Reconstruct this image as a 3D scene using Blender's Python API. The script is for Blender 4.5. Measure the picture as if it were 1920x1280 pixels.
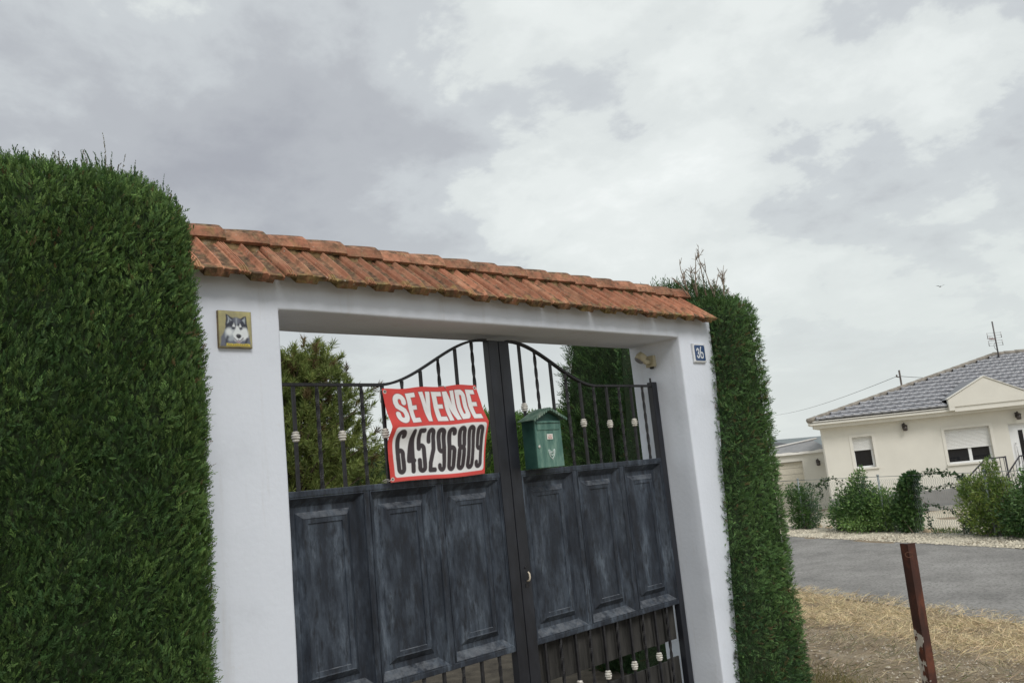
import bpy, bmesh, math, random
import numpy as np
from mathutils import Vector, Matrix

for o in list(bpy.data.objects): bpy.data.objects.remove(o)
SC = bpy.context.scene
COL = SC.collection
RNG = np.random.default_rng(7)
random.seed(7)

# ------------------------------------------------------------------ camera
YAW, PITCH, ROLL, FPX = 0.76224, 0.16053, -0.09871, 1568.255
CAM = np.array([-1.7781, -3.3425, 1.70])
_f = np.array([math.sin(YAW)*math.cos(PITCH), math.cos(YAW)*math.cos(PITCH), math.sin(PITCH)])
_r = np.array([math.cos(YAW), -math.sin(YAW), 0.0]); _u = np.cross(_r, _f)
_r2 = _r*math.cos(ROLL)+_u*math.sin(ROLL); _u2 = -_r*math.sin(ROLL)+_u*math.cos(ROLL)
cd = bpy.data.cameras.new('camera'); cam = bpy.data.objects.new('camera', cd); COL.objects.link(cam)
M = Matrix.Identity(4)
for i in range(3):
    M[i][0], M[i][1], M[i][2], M[i][3] = _r2[i], _u2[i], -_f[i], CAM[i]
cam.matrix_world = M
cd.sensor_width = 36.0; cd.lens = FPX/1920*36.0; cd.clip_start = 0.05; cd.clip_end = 20000
SC.camera = cam

# ------------------------------------------------------------------ world, sun, exposure
SUN_DIR = Vector((-0.22, -0.66, 0.72)).normalized()          # towards the sun
world = bpy.data.worlds.new('World'); SC.world = world; world.use_nodes = True
def build_world():
    nt = world.node_tree; N = nt.nodes; L = nt.links; N.clear()
    out = N.new('ShaderNodeOutputWorld')
    sky = N.new('ShaderNodeTexSky'); sky.sky_type = 'NISHITA'; sky.sun_disc = False
    sky.sun_elevation = math.asin(SUN_DIR.z); sky.sun_rotation = math.atan2(SUN_DIR.x, SUN_DIR.y)
    sky.dust_density = 2.0
    b1 = N.new('ShaderNodeBackground'); b1.inputs[1].default_value = 0.10
    L.new(sky.outputs[0], b1.inputs[0])
    tc = N.new('ShaderNodeTexCoord')
    sep = N.new('ShaderNodeSeparateXYZ'); L.new(tc.outputs['Generated'], sep.inputs[0])
    def math_(op, a, b=None, c=None):
        n = N.new('ShaderNodeMath'); n.operation = op
        for i, v in enumerate((a, b, c)):
            if v is None: continue
            if isinstance(v, (int, float)): n.inputs[i].default_value = v
            else: L.new(v, n.inputs[i])
        return n.outputs[0]
    zc = math_('MAXIMUM', sep.outputs[2], 0.0)
    den = math_('ADD', zc, 0.27)
    px = math_('DIVIDE', sep.outputs[0], den); py = math_('DIVIDE', sep.outputs[1], den)
    cmb = N.new('ShaderNodeCombineXYZ'); L.new(px, cmb.inputs[0]); L.new(py, cmb.inputs[1])
    def noise(scale, detail, rough, loc, dist=0.0, lac=2.0):
        mp = N.new('ShaderNodeMapping'); mp.inputs['Location'].default_value = loc
        L.new(cmb.outputs[0], mp.inputs[0])
        n = N.new('ShaderNodeTexNoise'); n.inputs['Scale'].default_value = scale
        n.inputs['Detail'].default_value = detail; n.inputs['Roughness'].default_value = rough
        n.inputs['Distortion'].default_value = dist; n.inputs['Lacunarity'].default_value = lac
        L.new(mp.outputs[0], n.inputs['Vector']); return n.outputs['Fac']
    n1 = noise(1.15, 12, 0.55, CLOUD[0], 0.25)           # cloud masses
    n2 = noise(0.42, 2, 0.5, CLOUD[1])                   # broad thick and thin areas
    n3 = noise(3.2, 13, 0.60, CLOUD[2], 0.15)            # puffs
    s = math_('ADD', math_('MULTIPLY', n1, 0.62), math_('MULTIPLY', n2, 0.75))
    s = math_('ADD', s, math_('MULTIPLY_ADD', n3, 0.36, -0.035))
    ramp = N.new('ShaderNodeValToRGB'); cr = ramp.color_ramp; cr.interpolation = 'EASE'
    cr.elements[0].position = 0.64; cr.elements[0].color = (0.335, 0.35, 0.385, 1)
    cr.elements[1].position = 1.0; cr.elements[1].color = (0.79, 0.82, 0.81, 1)
    for p_, c_ in ((0.76, (0.41, 0.43, 0.458)), (0.835, (0.51, 0.54, 0.56)), (0.87, (0.63, 0.665, 0.66)), (0.92, (0.695, 0.73, 0.72))):
        e = cr.elements.new(p_); e.color = (*c_, 1)
    L.new(s, ramp.inputs[0])
    # thick even cloud low over the horizon
    mr = N.new('ShaderNodeMapRange'); mr.inputs['From Min'].default_value = 0.02; mr.inputs['From Max'].default_value = 0.36
    mr.inputs['To Min'].default_value = 0.85; mr.inputs['To Max'].default_value = 0.0; mr.interpolation_type = 'SMOOTHSTEP'
    L.new(sep.outputs[2], mr.inputs[0])
    mx = N.new('ShaderNodeMixRGB'); L.new(mr.outputs[0], mx.inputs[0]); L.new(ramp.outputs[0], mx.inputs[1])
    mx.inputs[2].default_value = (0.625, 0.665, 0.648, 1)
    b2 = N.new('ShaderNodeBackground'); b2.inputs[1].default_value = 1.0; L.new(mx.outputs[0], b2.inputs[0])
    ms = N.new('ShaderNodeMixShader'); ms.inputs[0].default_value = 0.96
    L.new(b1.outputs[0], ms.inputs[1]); L.new(b2.outputs[0], ms.inputs[2]); L.new(ms.outputs[0], out.inputs[0])
CLOUD = [(-8.95, -2.22, 0.0), (-5.05, -7.32, 0.0), (-1.75, 6.58, 0.0)]
build_world()
sd = bpy.data.lights.new('sun', 'SUN'); sd.energy = 1.5; sd.angle = math.radians(22); sd.color = (1.0, 0.96, 0.91)
sun = bpy.data.objects.new('sun', sd); COL.objects.link(sun)
sun.rotation_euler = SUN_DIR.to_track_quat('Z', 'Y').to_euler(); sun.location = (0, -10, 20)
vs = SC.view_settings; vs.view_transform = 'Standard'; vs.look = 'None'; vs.gamma = 1; vs.exposure = 0.26
vs.use_curve_mapping = False

# ------------------------------------------------------------------ helpers: objects
def link(o, parent=None):
    COL.objects.link(o)
    if parent is not None: o.parent = parent
    return o
def tag(o, label, cat, group=None):
    o['label'] = label; o['category'] = cat
    if group: o['group'] = group
    return o
def thing(name, label, cat, loc=(0, 0, 0), group=None, rotz=0.0):
    o = bpy.data.objects.new(name, None); link(o); o.location = loc; o.rotation_euler = (0, 0, rotz)
    o.empty_display_size = 0.1
    return tag(o, label, cat, group)
def struct(o, kind='structure'): o['kind'] = kind; return o

class MB:
    """collects vertices and faces for ONE mesh"""
    def __init__(s): s.v = []; s.f = []; s.sm = []
    def add(s, vs_, fs, smooth=False):
        b = len(s.v); s.v += [tuple(map(float, p)) for p in vs_]
        s.f += [tuple(b+i for i in f) for f in fs]; s.sm += [smooth]*len(fs); return s
    def box(s, x0, x1, y0, y1, z0, z1):
        v = [(x, y, z) for x in (x0, x1) for y in (y0, y1) for z in (z0, z1)]
        return s.add(v, [(0, 1, 3, 2), (4, 6, 7, 5), (0, 4, 5, 1), (2, 3, 7, 6), (0, 2, 6, 4), (1, 5, 7, 3)])
    def tube(s, pts, rad, n=8, caps=True, smooth=True, twist=0.0, sq=False):
        pts = [Vector(p) for p in pts]; m = len(pts); rs = rad if hasattr(rad, '__len__') else [rad]*m
        vs_ = []; prev = None
        for i, p in enumerate(pts):
            t = (pts[min(i+1, m-1)]-pts[max(i-1, 0)]).normalized()
            a = prev if prev is not None else (Vector((1, 0, 0)) if abs(t.x) < .8 else Vector((0, 1, 0)))
            a = (a-t*a.dot(t)).normalized(); prev = a; b = t.cross(a)
            for k in range(n):
                an = 2*math.pi*k/n+twist*i+(math.pi/4 if sq else 0)
                vs_.append(p+(a*math.cos(an)+b*math.sin(an))*rs[i])
        fs = [(i*n+k, i*n+(k+1) % n, (i+1)*n+(k+1) % n, (i+1)*n+k) for i in range(m-1) for k in range(n)]
        if caps: fs += [tuple(reversed(range(n))), tuple((m-1)*n+k for k in range(n))]
        return s.add(vs_, fs, smooth)
    def lathe(s, prof, c=(0, 0, 0), axis=(0, 0, 1), n=16):
        ax = Vector(axis).normalized(); a = Vector((1, 0, 0)) if abs(ax.x) < .8 else Vector((0, 1, 0))
        a = (a-ax*a.dot(ax)).normalized(); b = ax.cross(a); c = Vector(c); vs_ = []
        for r, h in prof:
            for k in range(n):
                an = 2*math.pi*k/n; vs_.append(c+ax*h+(a*math.cos(an)+b*math.sin(an))*max(r, 1e-4))
        m = len(prof); fs = [(i*n+k, i*n+(k+1) % n, (i+1)*n+(k+1) % n, (i+1)*n+k) for i in range(m-1) for k in range(n)]
        fs += [tuple(reversed(range(n))), tuple((m-1)*n+k for k in range(n))]
        return s.add(vs_, fs, True)
    def prism(s, poly, y0, y1, plane='xz'):
        """extrude a polygon given in (x,z) from y0 to y1"""
        n = len(poly)
        def P(a, b, d): return (a, d, b) if plane == 'xz' else ((a, b, d) if plane == 'xy' else (d, a, b))
        v = [P(a, b, y0) for a, b in poly]+[P(a, b, y1) for a, b in poly]
        return s.add(v, [tuple(range(n)), tuple(reversed(range(n, 2*n)))]+[(i, i+n, (i+1) % n+n, (i+1) % n) for i in range(n)])
    def mesh(s, name, mat=None, bevel=0.0, seg=2):
        me = bpy.data.meshes.new(name); me.from_pydata(s.v, [], s.f)
        me.polygons.foreach_set('use_smooth', s.sm)
        bm = bmesh.new(); bm.from_mesh(me)
        if bevel > 0:
            bm.normal_update()
            ed = [e for e in bm.edges if len(e.link_faces) == 2 and e.calc_face_angle(0) > 0.6]
            bmesh.ops.bevel(bm, geom=ed, offset=bevel, segments=seg, affect='EDGES', profile=0.6)
        bmesh.ops.recalc_face_normals(bm, faces=bm.faces)
        bm.to_mesh(me); bm.free(); me.update()
        if mat: me.materials.append(mat)
        return me
    def build(s, name, mat, parent=None, bevel=0.0, seg=2, loc=None):
        o = bpy.data.objects.new(name, s.mesh(name, mat, bevel, seg)); link(o, parent)
        if loc: o.location = loc
        return o
def inst(name, me, parent=None, loc=(0, 0, 0), rot=(0, 0, 0), scale=(1, 1, 1)):
    o = bpy.data.objects.new(name, me); link(o, parent); o.location = loc; o.rotation_euler = rot; o.scale = scale
    return o
def np_mesh(name, V, F, mat, col=None, smooth=False):
    """V (n,3), F (m,k) numpy"""
    me = bpy.data.meshes.new(name); V = np.asarray(V, np.float32); F = np.asarray(F, np.int32); k = F.shape[1]
    me.vertices.add(len(V)); me.vertices.foreach_set('co', V.ravel())
    me.loops.add(F.size); me.loops.foreach_set('vertex_index', F.ravel())
    me.polygons.add(len(F)); me.polygons.foreach_set('loop_start', np.arange(len(F), dtype=np.int32)*k)
    me.update(calc_edges=True)
    me.polygons.foreach_set('use_smooth', np.full(len(F), smooth, dtype=bool))
    if col is not None:
        c = np.ones((len(V), 4), np.float32); c[:, :3] = col
        at = me.color_attributes.new('col', 'FLOAT_COLOR', 'POINT'); at.data.foreach_set('color', c.ravel())
    me.materials.append(mat); me.update()
    return me
def grid_faces(nu, nv):
    i = np.arange((nu-1)*(nv-1)); a = i//(nv-1)*nv+i % (nv-1)
    return np.stack([a, a+nv, a+nv+1, a+1], 1)
def wav(p, seed, scale=1.0, octaves=4):
    """smooth pseudo-noise about -1..1 for (n,3) points"""
    r = np.random.default_rng(seed); out = np.zeros(len(p)); amp = 1.0; tot = 0
    for o_ in range(octaves):
        for k in range(3):
            d = r.normal(size=p.shape[1]); d /= np.linalg.norm(d)
            out += amp*np.sin((p@d)*scale*(2**o_)*r.uniform(.7, 1.4)+r.uniform(0, 6.28)); tot += amp*.6
        amp *= .55
    return np.clip(out/tot, -1.5, 1.5)

# ------------------------------------------------------------------ helpers: materials
def newmat(name):
    m = bpy.data.materials.new(name); m.use_nodes = True; nt = m.node_tree
    return m, nt, nt.nodes, nt.links, nt.nodes['Principled BSDF']
def noise_mat(name, stops, scale=6.0, rough=0.7, bump=0.0, bscale=None, detail=8, stretch=(1, 1, 1), rand=False,
              metallic=0.0, spec=0.3, nrough=0.6, coord='Object', bdist=0.01, speck=None, streak=None):
    """colour ramp over noise (stops: [(pos, rgb)...]) with bump"""
    m, nt, N, L, B = newmat(name)
    tc = N.new('ShaderNodeTexCoord'); mp = N.new('ShaderNodeMapping'); mp.inputs['Scale'].default_value = stretch
    L.new(tc.outputs[coord], mp.inputs[0])
    if rand:
        oi = N.new('ShaderNodeObjectInfo'); mu = N.new('ShaderNodeVectorMath'); mu.operation = 'SCALE'
        mu.inputs[0].default_value = (17, 31, 23); L.new(oi.outputs['Random'], mu.inputs['Scale'])
        L.new(mu.outputs[0], mp.inputs['Location'])
    n = N.new('ShaderNodeTexNoise'); n.inputs['Scale'].default_value = scale; n.inputs['Detail'].default_value = detail
    n.inputs['Roughness'].default_value = nrough; L.new(mp.outputs[0], n.inputs['Vector'])
    r = N.new('ShaderNodeValToRGB'); cr = r.color_ramp
    while len(cr.elements) > 1: cr.elements.remove(cr.elements[-1])
    cr.elements[0].position = stops[0][0]; cr.elements[0].color = (*stops[0][1], 1)
    for p, c in stops[1:]:
        e = cr.elements.new(p); e.color = (*c, 1)
    L.new(n.outputs['Fac'], r.inputs[0]); last = r.outputs[0]
    if speck:
        sc_, lo, hi, c2, amt = speck
        n2 = N.new('ShaderNodeTexNoise'); n2.inputs['Scale'].default_value = sc_; n2.inputs['Detail'].default_value = 6
        n2.inputs['Roughness'].default_value = 0.7; L.new(mp.outputs[0], n2.inputs['Vector'])
        mr = N.new('ShaderNodeMapRange'); mr.inputs['From Min'].default_value = lo; mr.inputs['From Max'].default_value = hi
        mr.inputs['To Max'].default_value = amt; L.new(n2.outputs['Fac'], mr.inputs[0])
        mx = N.new('ShaderNodeMixRGB'); L.new(mr.outputs[0], mx.inputs[0]); L.new(last, mx.inputs[1])
        mx.inputs[2].default_value = (*c2, 1); last = mx.outputs[0]
    if streak:
        vec, lo, hi, c2, amt = streak
        mp2 = N.new('ShaderNodeMapping'); mp2.inputs['Scale'].default_value = vec; L.new(tc.outputs[coord], mp2.inputs[0])
        n2 = N.new('ShaderNodeTexNoise'); n2.inputs['Scale'].default_value = 1.0; n2.inputs['Detail'].default_value = 7
        n2.inputs['Roughness'].default_value = 0.65; L.new(mp2.outputs[0], n2.inputs['Vector'])
        mr = N.new('ShaderNodeMapRange'); mr.inputs['From Min'].default_value = lo; mr.inputs['From Max'].default_value = hi
        mr.inputs['To Max'].default_value = amt; L.new(n2.outputs['Fac'], mr.inputs[0])
        mx = N.new('ShaderNodeMixRGB'); L.new(mr.outputs[0], mx.inputs[0]); L.new(last, mx.inputs[1])
        mx.inputs[2].default_value = (*c2, 1); last = mx.outputs[0]
    L.new(last, B.inputs['Base Color'])
    B.inputs['Roughness'].default_value = rough; B.inputs['Metallic'].default_value = metallic
    B.inputs['Specular IOR Level'].default_value = spec
    if bump:
        nb = N.new('ShaderNodeTexNoise'); nb.inputs['Scale'].default_value = bscale or scale*4; nb.inputs['Detail'].default_value = 6
        L.new(mp.outputs[0], nb.inputs['Vector']); bp = N.new('ShaderNodeBump'); bp.inputs['Strength'].default_value = bump
        bp.inputs['Distance'].default_value = bdist
        L.new(nb.outputs['Fac'], bp.inputs['Height']); L.new(bp.outputs[0], B.inputs['Normal'])
    return m
def plain(name, c, rough=0.6, metallic=0.0, spec=0.3, var=0.12, scale=30, bump=0.05):
    lo = tuple(x*(1-var) for x in c); hi = tuple(min(1, x*(1+var)) for x in c)
    return noise_mat(name, [(0.3, lo), (0.7, hi)], scale=scale, rough=rough, metallic=metallic, spec=spec, bump=bump)
def print_mat(name, rough=0.5, spec=0.35, grain=0.08):
    """flat print: colours come from the mesh's own colour attribute, broken by faint grain"""
    m, nt, N, L, B = newmat(name)
    a = N.new('ShaderNodeAttribute'); a.attribute_name = 'col'
    tc = N.new('ShaderNodeTexCoord'); n = N.new('ShaderNodeTexNoise'); n.inputs['Scale'].default_value = 60; n.inputs['Detail'].default_value = 6
    L.new(tc.outputs['Object'], n.inputs['Vector'])
    mr = N.new('ShaderNodeMapRange'); mr.inputs['To Min'].default_value = 1-grain; mr.inputs['To Max'].default_value = 1+grain
    L.new(n.outputs['Fac'], mr.inputs[0])
    mu = N.new('ShaderNodeVectorMath'); mu.operation = 'SCALE'; L.new(a.outputs['Color'], mu.inputs[0]); L.new(mr.outputs[0], mu.inputs['Scale'])
    L.new(mu.outputs[0], B.inputs['Base Color']); B.inputs['Roughness'].default_value = rough; B.inputs['Specular IOR Level'].default_value = spec
    return m
def leaf_mat(name, rough=0.55, trans=0.25, spec=0.25):
    m, nt, N, L, B = newmat(name)
    a = N.new('ShaderNodeAttribute'); a.attribute_name = 'col'
    L.new(a.outputs['Color'], B.inputs['Base Color']); B.inputs['Roughness'].default_value = rough
    B.inputs['Specular IOR Level'].default_value = spec
    if trans:
        t = N.new('ShaderNodeBsdfTranslucent'); L.new(a.outputs['Color'], t.inputs[0])
        ms = N.new('ShaderNodeMixShader'); ms.inputs[0].default_value = trans
        L.new(B.outputs[0], ms.inputs[1]); L.new(t.outputs[0], ms.inputs[2])
        L.new(ms.outputs[0], N['Material Output'].inputs[0])
    return m

MAT = {}
MAT['stucco'] = noise_mat('white_stucco', [(0.28, (0.62, 0.66, 0.73)), (0.45, (0.69, 0.735, 0.815)), (0.75, (0.72, 0.765, 0.845))], scale=2.2, rough=0.9,
                          bump=0.35, bscale=38, spec=0.15, bdist=0.004, speck=(9, 0.62, 0.78, (0.50, 0.48, 0.44), 0.35), streak=((9, 9, .7), .56, .78, (.46, .44, .41), .38))
MAT['gate'] = noise_mat('faded_black_paint', [(0.32, (0.010, 0.013, 0.020)), (0.46, (0.022, 0.029, 0.042)), (0.58, (0.052, 0.067, 0.090)), (0.72, (0.130, 0.160, 0.20))],
                        scale=9, rough=0.55, bump=0.25, bscale=60, stretch=(1, 1, 0.26), spec=0.35, nrough=0.70, bdist=0.004, speck=(42, 0.48, 0.66, (0.012, 0.014, 0.019), 0.85))
def add_bevel_highlight(m):  # lightens upward-facing bevels in the colour, as painted-on highlights
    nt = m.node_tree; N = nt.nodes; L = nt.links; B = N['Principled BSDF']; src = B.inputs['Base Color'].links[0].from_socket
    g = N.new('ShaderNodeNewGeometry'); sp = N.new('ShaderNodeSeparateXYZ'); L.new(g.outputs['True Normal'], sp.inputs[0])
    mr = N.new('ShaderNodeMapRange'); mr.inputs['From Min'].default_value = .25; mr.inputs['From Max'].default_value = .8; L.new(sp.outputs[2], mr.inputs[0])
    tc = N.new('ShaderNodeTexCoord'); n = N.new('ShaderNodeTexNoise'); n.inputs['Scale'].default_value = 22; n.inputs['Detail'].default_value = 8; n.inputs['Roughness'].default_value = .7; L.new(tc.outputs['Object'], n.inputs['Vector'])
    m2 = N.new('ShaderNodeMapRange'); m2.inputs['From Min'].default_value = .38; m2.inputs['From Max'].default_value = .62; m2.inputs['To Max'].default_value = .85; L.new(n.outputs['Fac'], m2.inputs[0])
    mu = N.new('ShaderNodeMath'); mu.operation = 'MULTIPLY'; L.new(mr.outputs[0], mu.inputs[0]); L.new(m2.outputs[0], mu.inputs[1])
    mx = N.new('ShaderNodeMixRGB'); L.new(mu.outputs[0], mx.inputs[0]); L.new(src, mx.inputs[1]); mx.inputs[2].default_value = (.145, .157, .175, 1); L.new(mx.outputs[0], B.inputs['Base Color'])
add_bevel_highlight(MAT['gate'])
MAT['frame'] = noise_mat('black_gate_steel', [(0.35, (0.007, 0.008, 0.012)), (0.7, (0.022, 0.025, 0.034))], scale=9, rough=0.42, bump=0.15, stretch=(1, 1, .4), spec=0.45, bdist=0.003)
MAT['iron'] = noise_mat('black_iron', [(0.35, (0.010, 0.010, 0.012)), (0.75, (0.03, 0.03, 0.034))], scale=40, rough=0.5, bump=0.2, spec=0.4, bdist=0.002)
MAT['knot'] = noise_mat('chalky_white_iron', [(0.3, (0.32, 0.30, 0.26)), (0.55, (0.66, 0.64, 0.59)), (0.8, (0.75, 0.74, 0.70))], scale=50, rough=0.7, bump=0.2, bdist=0.003)
MAT['board'] = noise_mat('grey_weathered_board', [(0.3, (0.016, 0.016, 0.015)), (0.55, (0.042, 0.041, 0.039)), (0.8, (0.09, 0.087, 0.083))], scale=7, rough=0.85, bump=0.3, stretch=(4, 1, .5), rand=True)

# ------------------------------------------------------------------ ground, road, verge
RT = np.array([0.40, 0.9165]); RN = np.array([0.9165, -0.40])       # along the road, across it (from the camera)
def sdist(x, y): return (x-CAM[0])*RN[0]+(y-CAM[1])*RN[1]
def tdist(x, y): return (x-CAM[0])*RT[0]+(y-CAM[1])*RT[1]
def st(s, t): return CAM[0]+RN[0]*s+RT[0]*t, CAM[1]+RN[1]*s+RT[1]*t
def smooth01(a): a = np.clip(a, 0, 1); return a*a*(3-2*a)
def gz(x, y):
    s = sdist(np.asarray(x, float), np.asarray(y, float))
    return -0.42*smooth01((s-4.2)/4.0)-0.34*smooth01((s-14.8)/6.0)
def gzf(x, y): return float(gz(x, y))
def build_ground():
    a = np.concatenate([-np.geomspace(3000, 20, 26), np.linspace(-19, 40, 140), np.geomspace(42, 4000, 30)])
    b = np.concatenate([-np.geomspace(3000, 24, 26), np.linspace(-22, 40, 120), np.geomspace(42, 4000, 30)])
    A, Bq = np.meshgrid(a, b, indexing='ij'); X, Y = CAM[0]+RN[0]*A+RT[0]*Bq, CAM[1]+RN[1]*A+RT[1]*Bq
    P = np.stack([X, Y, np.zeros_like(X)], -1).reshape(-1, 3)
    near = (np.abs(A) < 30).ravel() & (np.abs(Bq) < 35).ravel()
    road = ((A > 8.5) & (A < 13.2)).ravel()
    P[:, 2] = gz(P[:, 0], P[:, 1])+np.where(near & ~road, 0.018*wav(P, 3, 2.2), 0)-np.where(road, 0.03, 0)
    m = noise_mat('dry_earth', [(0.3, (0.16, 0.125, 0.085)), (0.5, (0.26, 0.21, 0.15)), (0.7, (0.38, 0.32, 0.235))], scale=1.6, rough=0.95, bump=0.6, bscale=22, detail=10, nrough=0.7, spec=0.1, bdist=0.03,
                  speck=(28, 0.55, 0.7, (0.42, 0.37, 0.28), 0.7))
    o = bpy.data.objects.new('ground', np_mesh('ground', P, grid_faces(len(a), len(b)), m, smooth=True)); link(o); struct(o)
def strip(name, s0, s1, t0, t1, ns, ntt, lift, mat, edge=0.06, seed=1, kind='structure', bump=0.0, s0n=True):
    s = np.linspace(0, 1, ns); t = np.linspace(t0, t1, ntt)
    S, T = np.meshgrid(s, t, indexing='ij')
    Tf = np.stack([T.ravel(), np.zeros(T.size)], 1)
    e0 = edge*wav(Tf, seed, 1.7, 5).reshape(T.shape); e1 = edge*wav(Tf, seed+9, 1.7, 5).reshape(T.shape)
    S2 = (s0+e0)*(1-S)+(s1+e1)*S
    X, Y = CAM[0]+RN[0]*S2+RT[0]*T, CAM[1]+RN[1]*S2+RT[1]*T
    P = np.stack([X, Y, gz(X, Y)+lift], -1).reshape(-1, 3)
    if bump: P[:, 2] += bump*np.clip(wav(P, seed+3, 5.0, 4), -.6, 1)
    o = bpy.data.objects.new(name, np_mesh(name, P, grid_faces(ns, ntt), mat, smooth=True)); link(o); o['kind'] = kind
    return o
build_ground()
MAT['asphalt'] = noise_mat('worn_asphalt', [(0.3, (0.19, 0.185, 0.177)), (0.5, (0.275, 0.266, 0.254)), (0.7, (0.35, 0.34, 0.325))], scale=1.1, rough=0.9, bump=0.6, bscale=90, detail=9, nrough=0.65, bdist=0.02, spec=0.2,
                           speck=(22, 0.50, 0.62, (0.10, 0.097, 0.093), 0.7), streak=((.12, .55, 1), .55, .70, (.13, .127, .122), .55))
MAT['gravel'] = noise_mat('pale_gravel', [(0.3, (0.36, 0.31, 0.23)), (0.5, (0.56, 0.51, 0.41)), (0.75, (0.70, 0.66, 0.56))], scale=5, rough=0.95, bump=0.7, bscale=40, detail=10, nrough=0.72, bdist=0.03, spec=0.1)
strip('road', 8.25, 13.45, -40, 90, 24, 260, 0.004, MAT['asphalt'], edge=0.10)
strip('gravel_verge', 13.40, 15.2, -30, 60, 12, 360, 0.010, MAT['gravel'], edge=0.09, seed=5, bump=0.025)
strip('yard_gravel', 15.15, 34, -12, 45, 30, 80, 0.012, MAT['gravel'], edge=0.05, seed=8, bump=0.01)

def driveway():
    m = noise_mat('dark_brown_ground', [(0.3, (0.05, 0.042, 0.034)), (0.6, (0.105, 0.09, 0.07)), (0.8, (0.17, 0.15, 0.12))], scale=7, rough=0.95, bump=0.6, bscale=40, bdist=0.02)  # darker brown than the earth around it
    xs, ys = np.linspace(-2.2, 3.3, 40), np.linspace(.30, 10, 40); X, Y = np.meshgrid(xs, ys, indexing='ij'); X = np.where(X > 1.5, 1.5+(X-1.5)*(1+np.maximum(0, Y-.9)*.75), X); P = np.stack([X, Y, gz(X, Y)+.026], -1).reshape(-1, 3); P[:, 2] += .01*wav(P, 77, 3, 3)
    o = bpy.data.objects.new('driveway', np_mesh('driveway', P, grid_faces(40, 40), m, smooth=True)); link(o); struct(o)
driveway()
def hills():
    m = noise_mat('far_hills', [(0.3, (0.16, 0.19, 0.20)), (0.7, (0.24, 0.26, 0.26))], scale=0.004, rough=1.0)
    n = 60; ang = np.linspace(0.2, 1.9, n); r0, r1 = 4200, 6000; V = []
    h = 52+40*wav(np.stack([ang*6, ang*0], 1), 12, 1.4, 4)
    for i in range(n):
        d = np.array([math.sin(ang[i]), math.cos(ang[i])])
        V += [(*(d*r0), -40), (*(d*(r0+900)), max(20, h[i])), (*(d*r1), -40)]
    F = []
    for i in range(n-1):
        a = i*3; F += [(a, a+3, a+4, a+1), (a+1, a+4, a+5, a+2)]
    o = bpy.data.objects.new('hills', np_mesh('hills', np.array(V), np.array(F), m, smooth=True)); link(o); struct(o)
hills()

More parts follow.
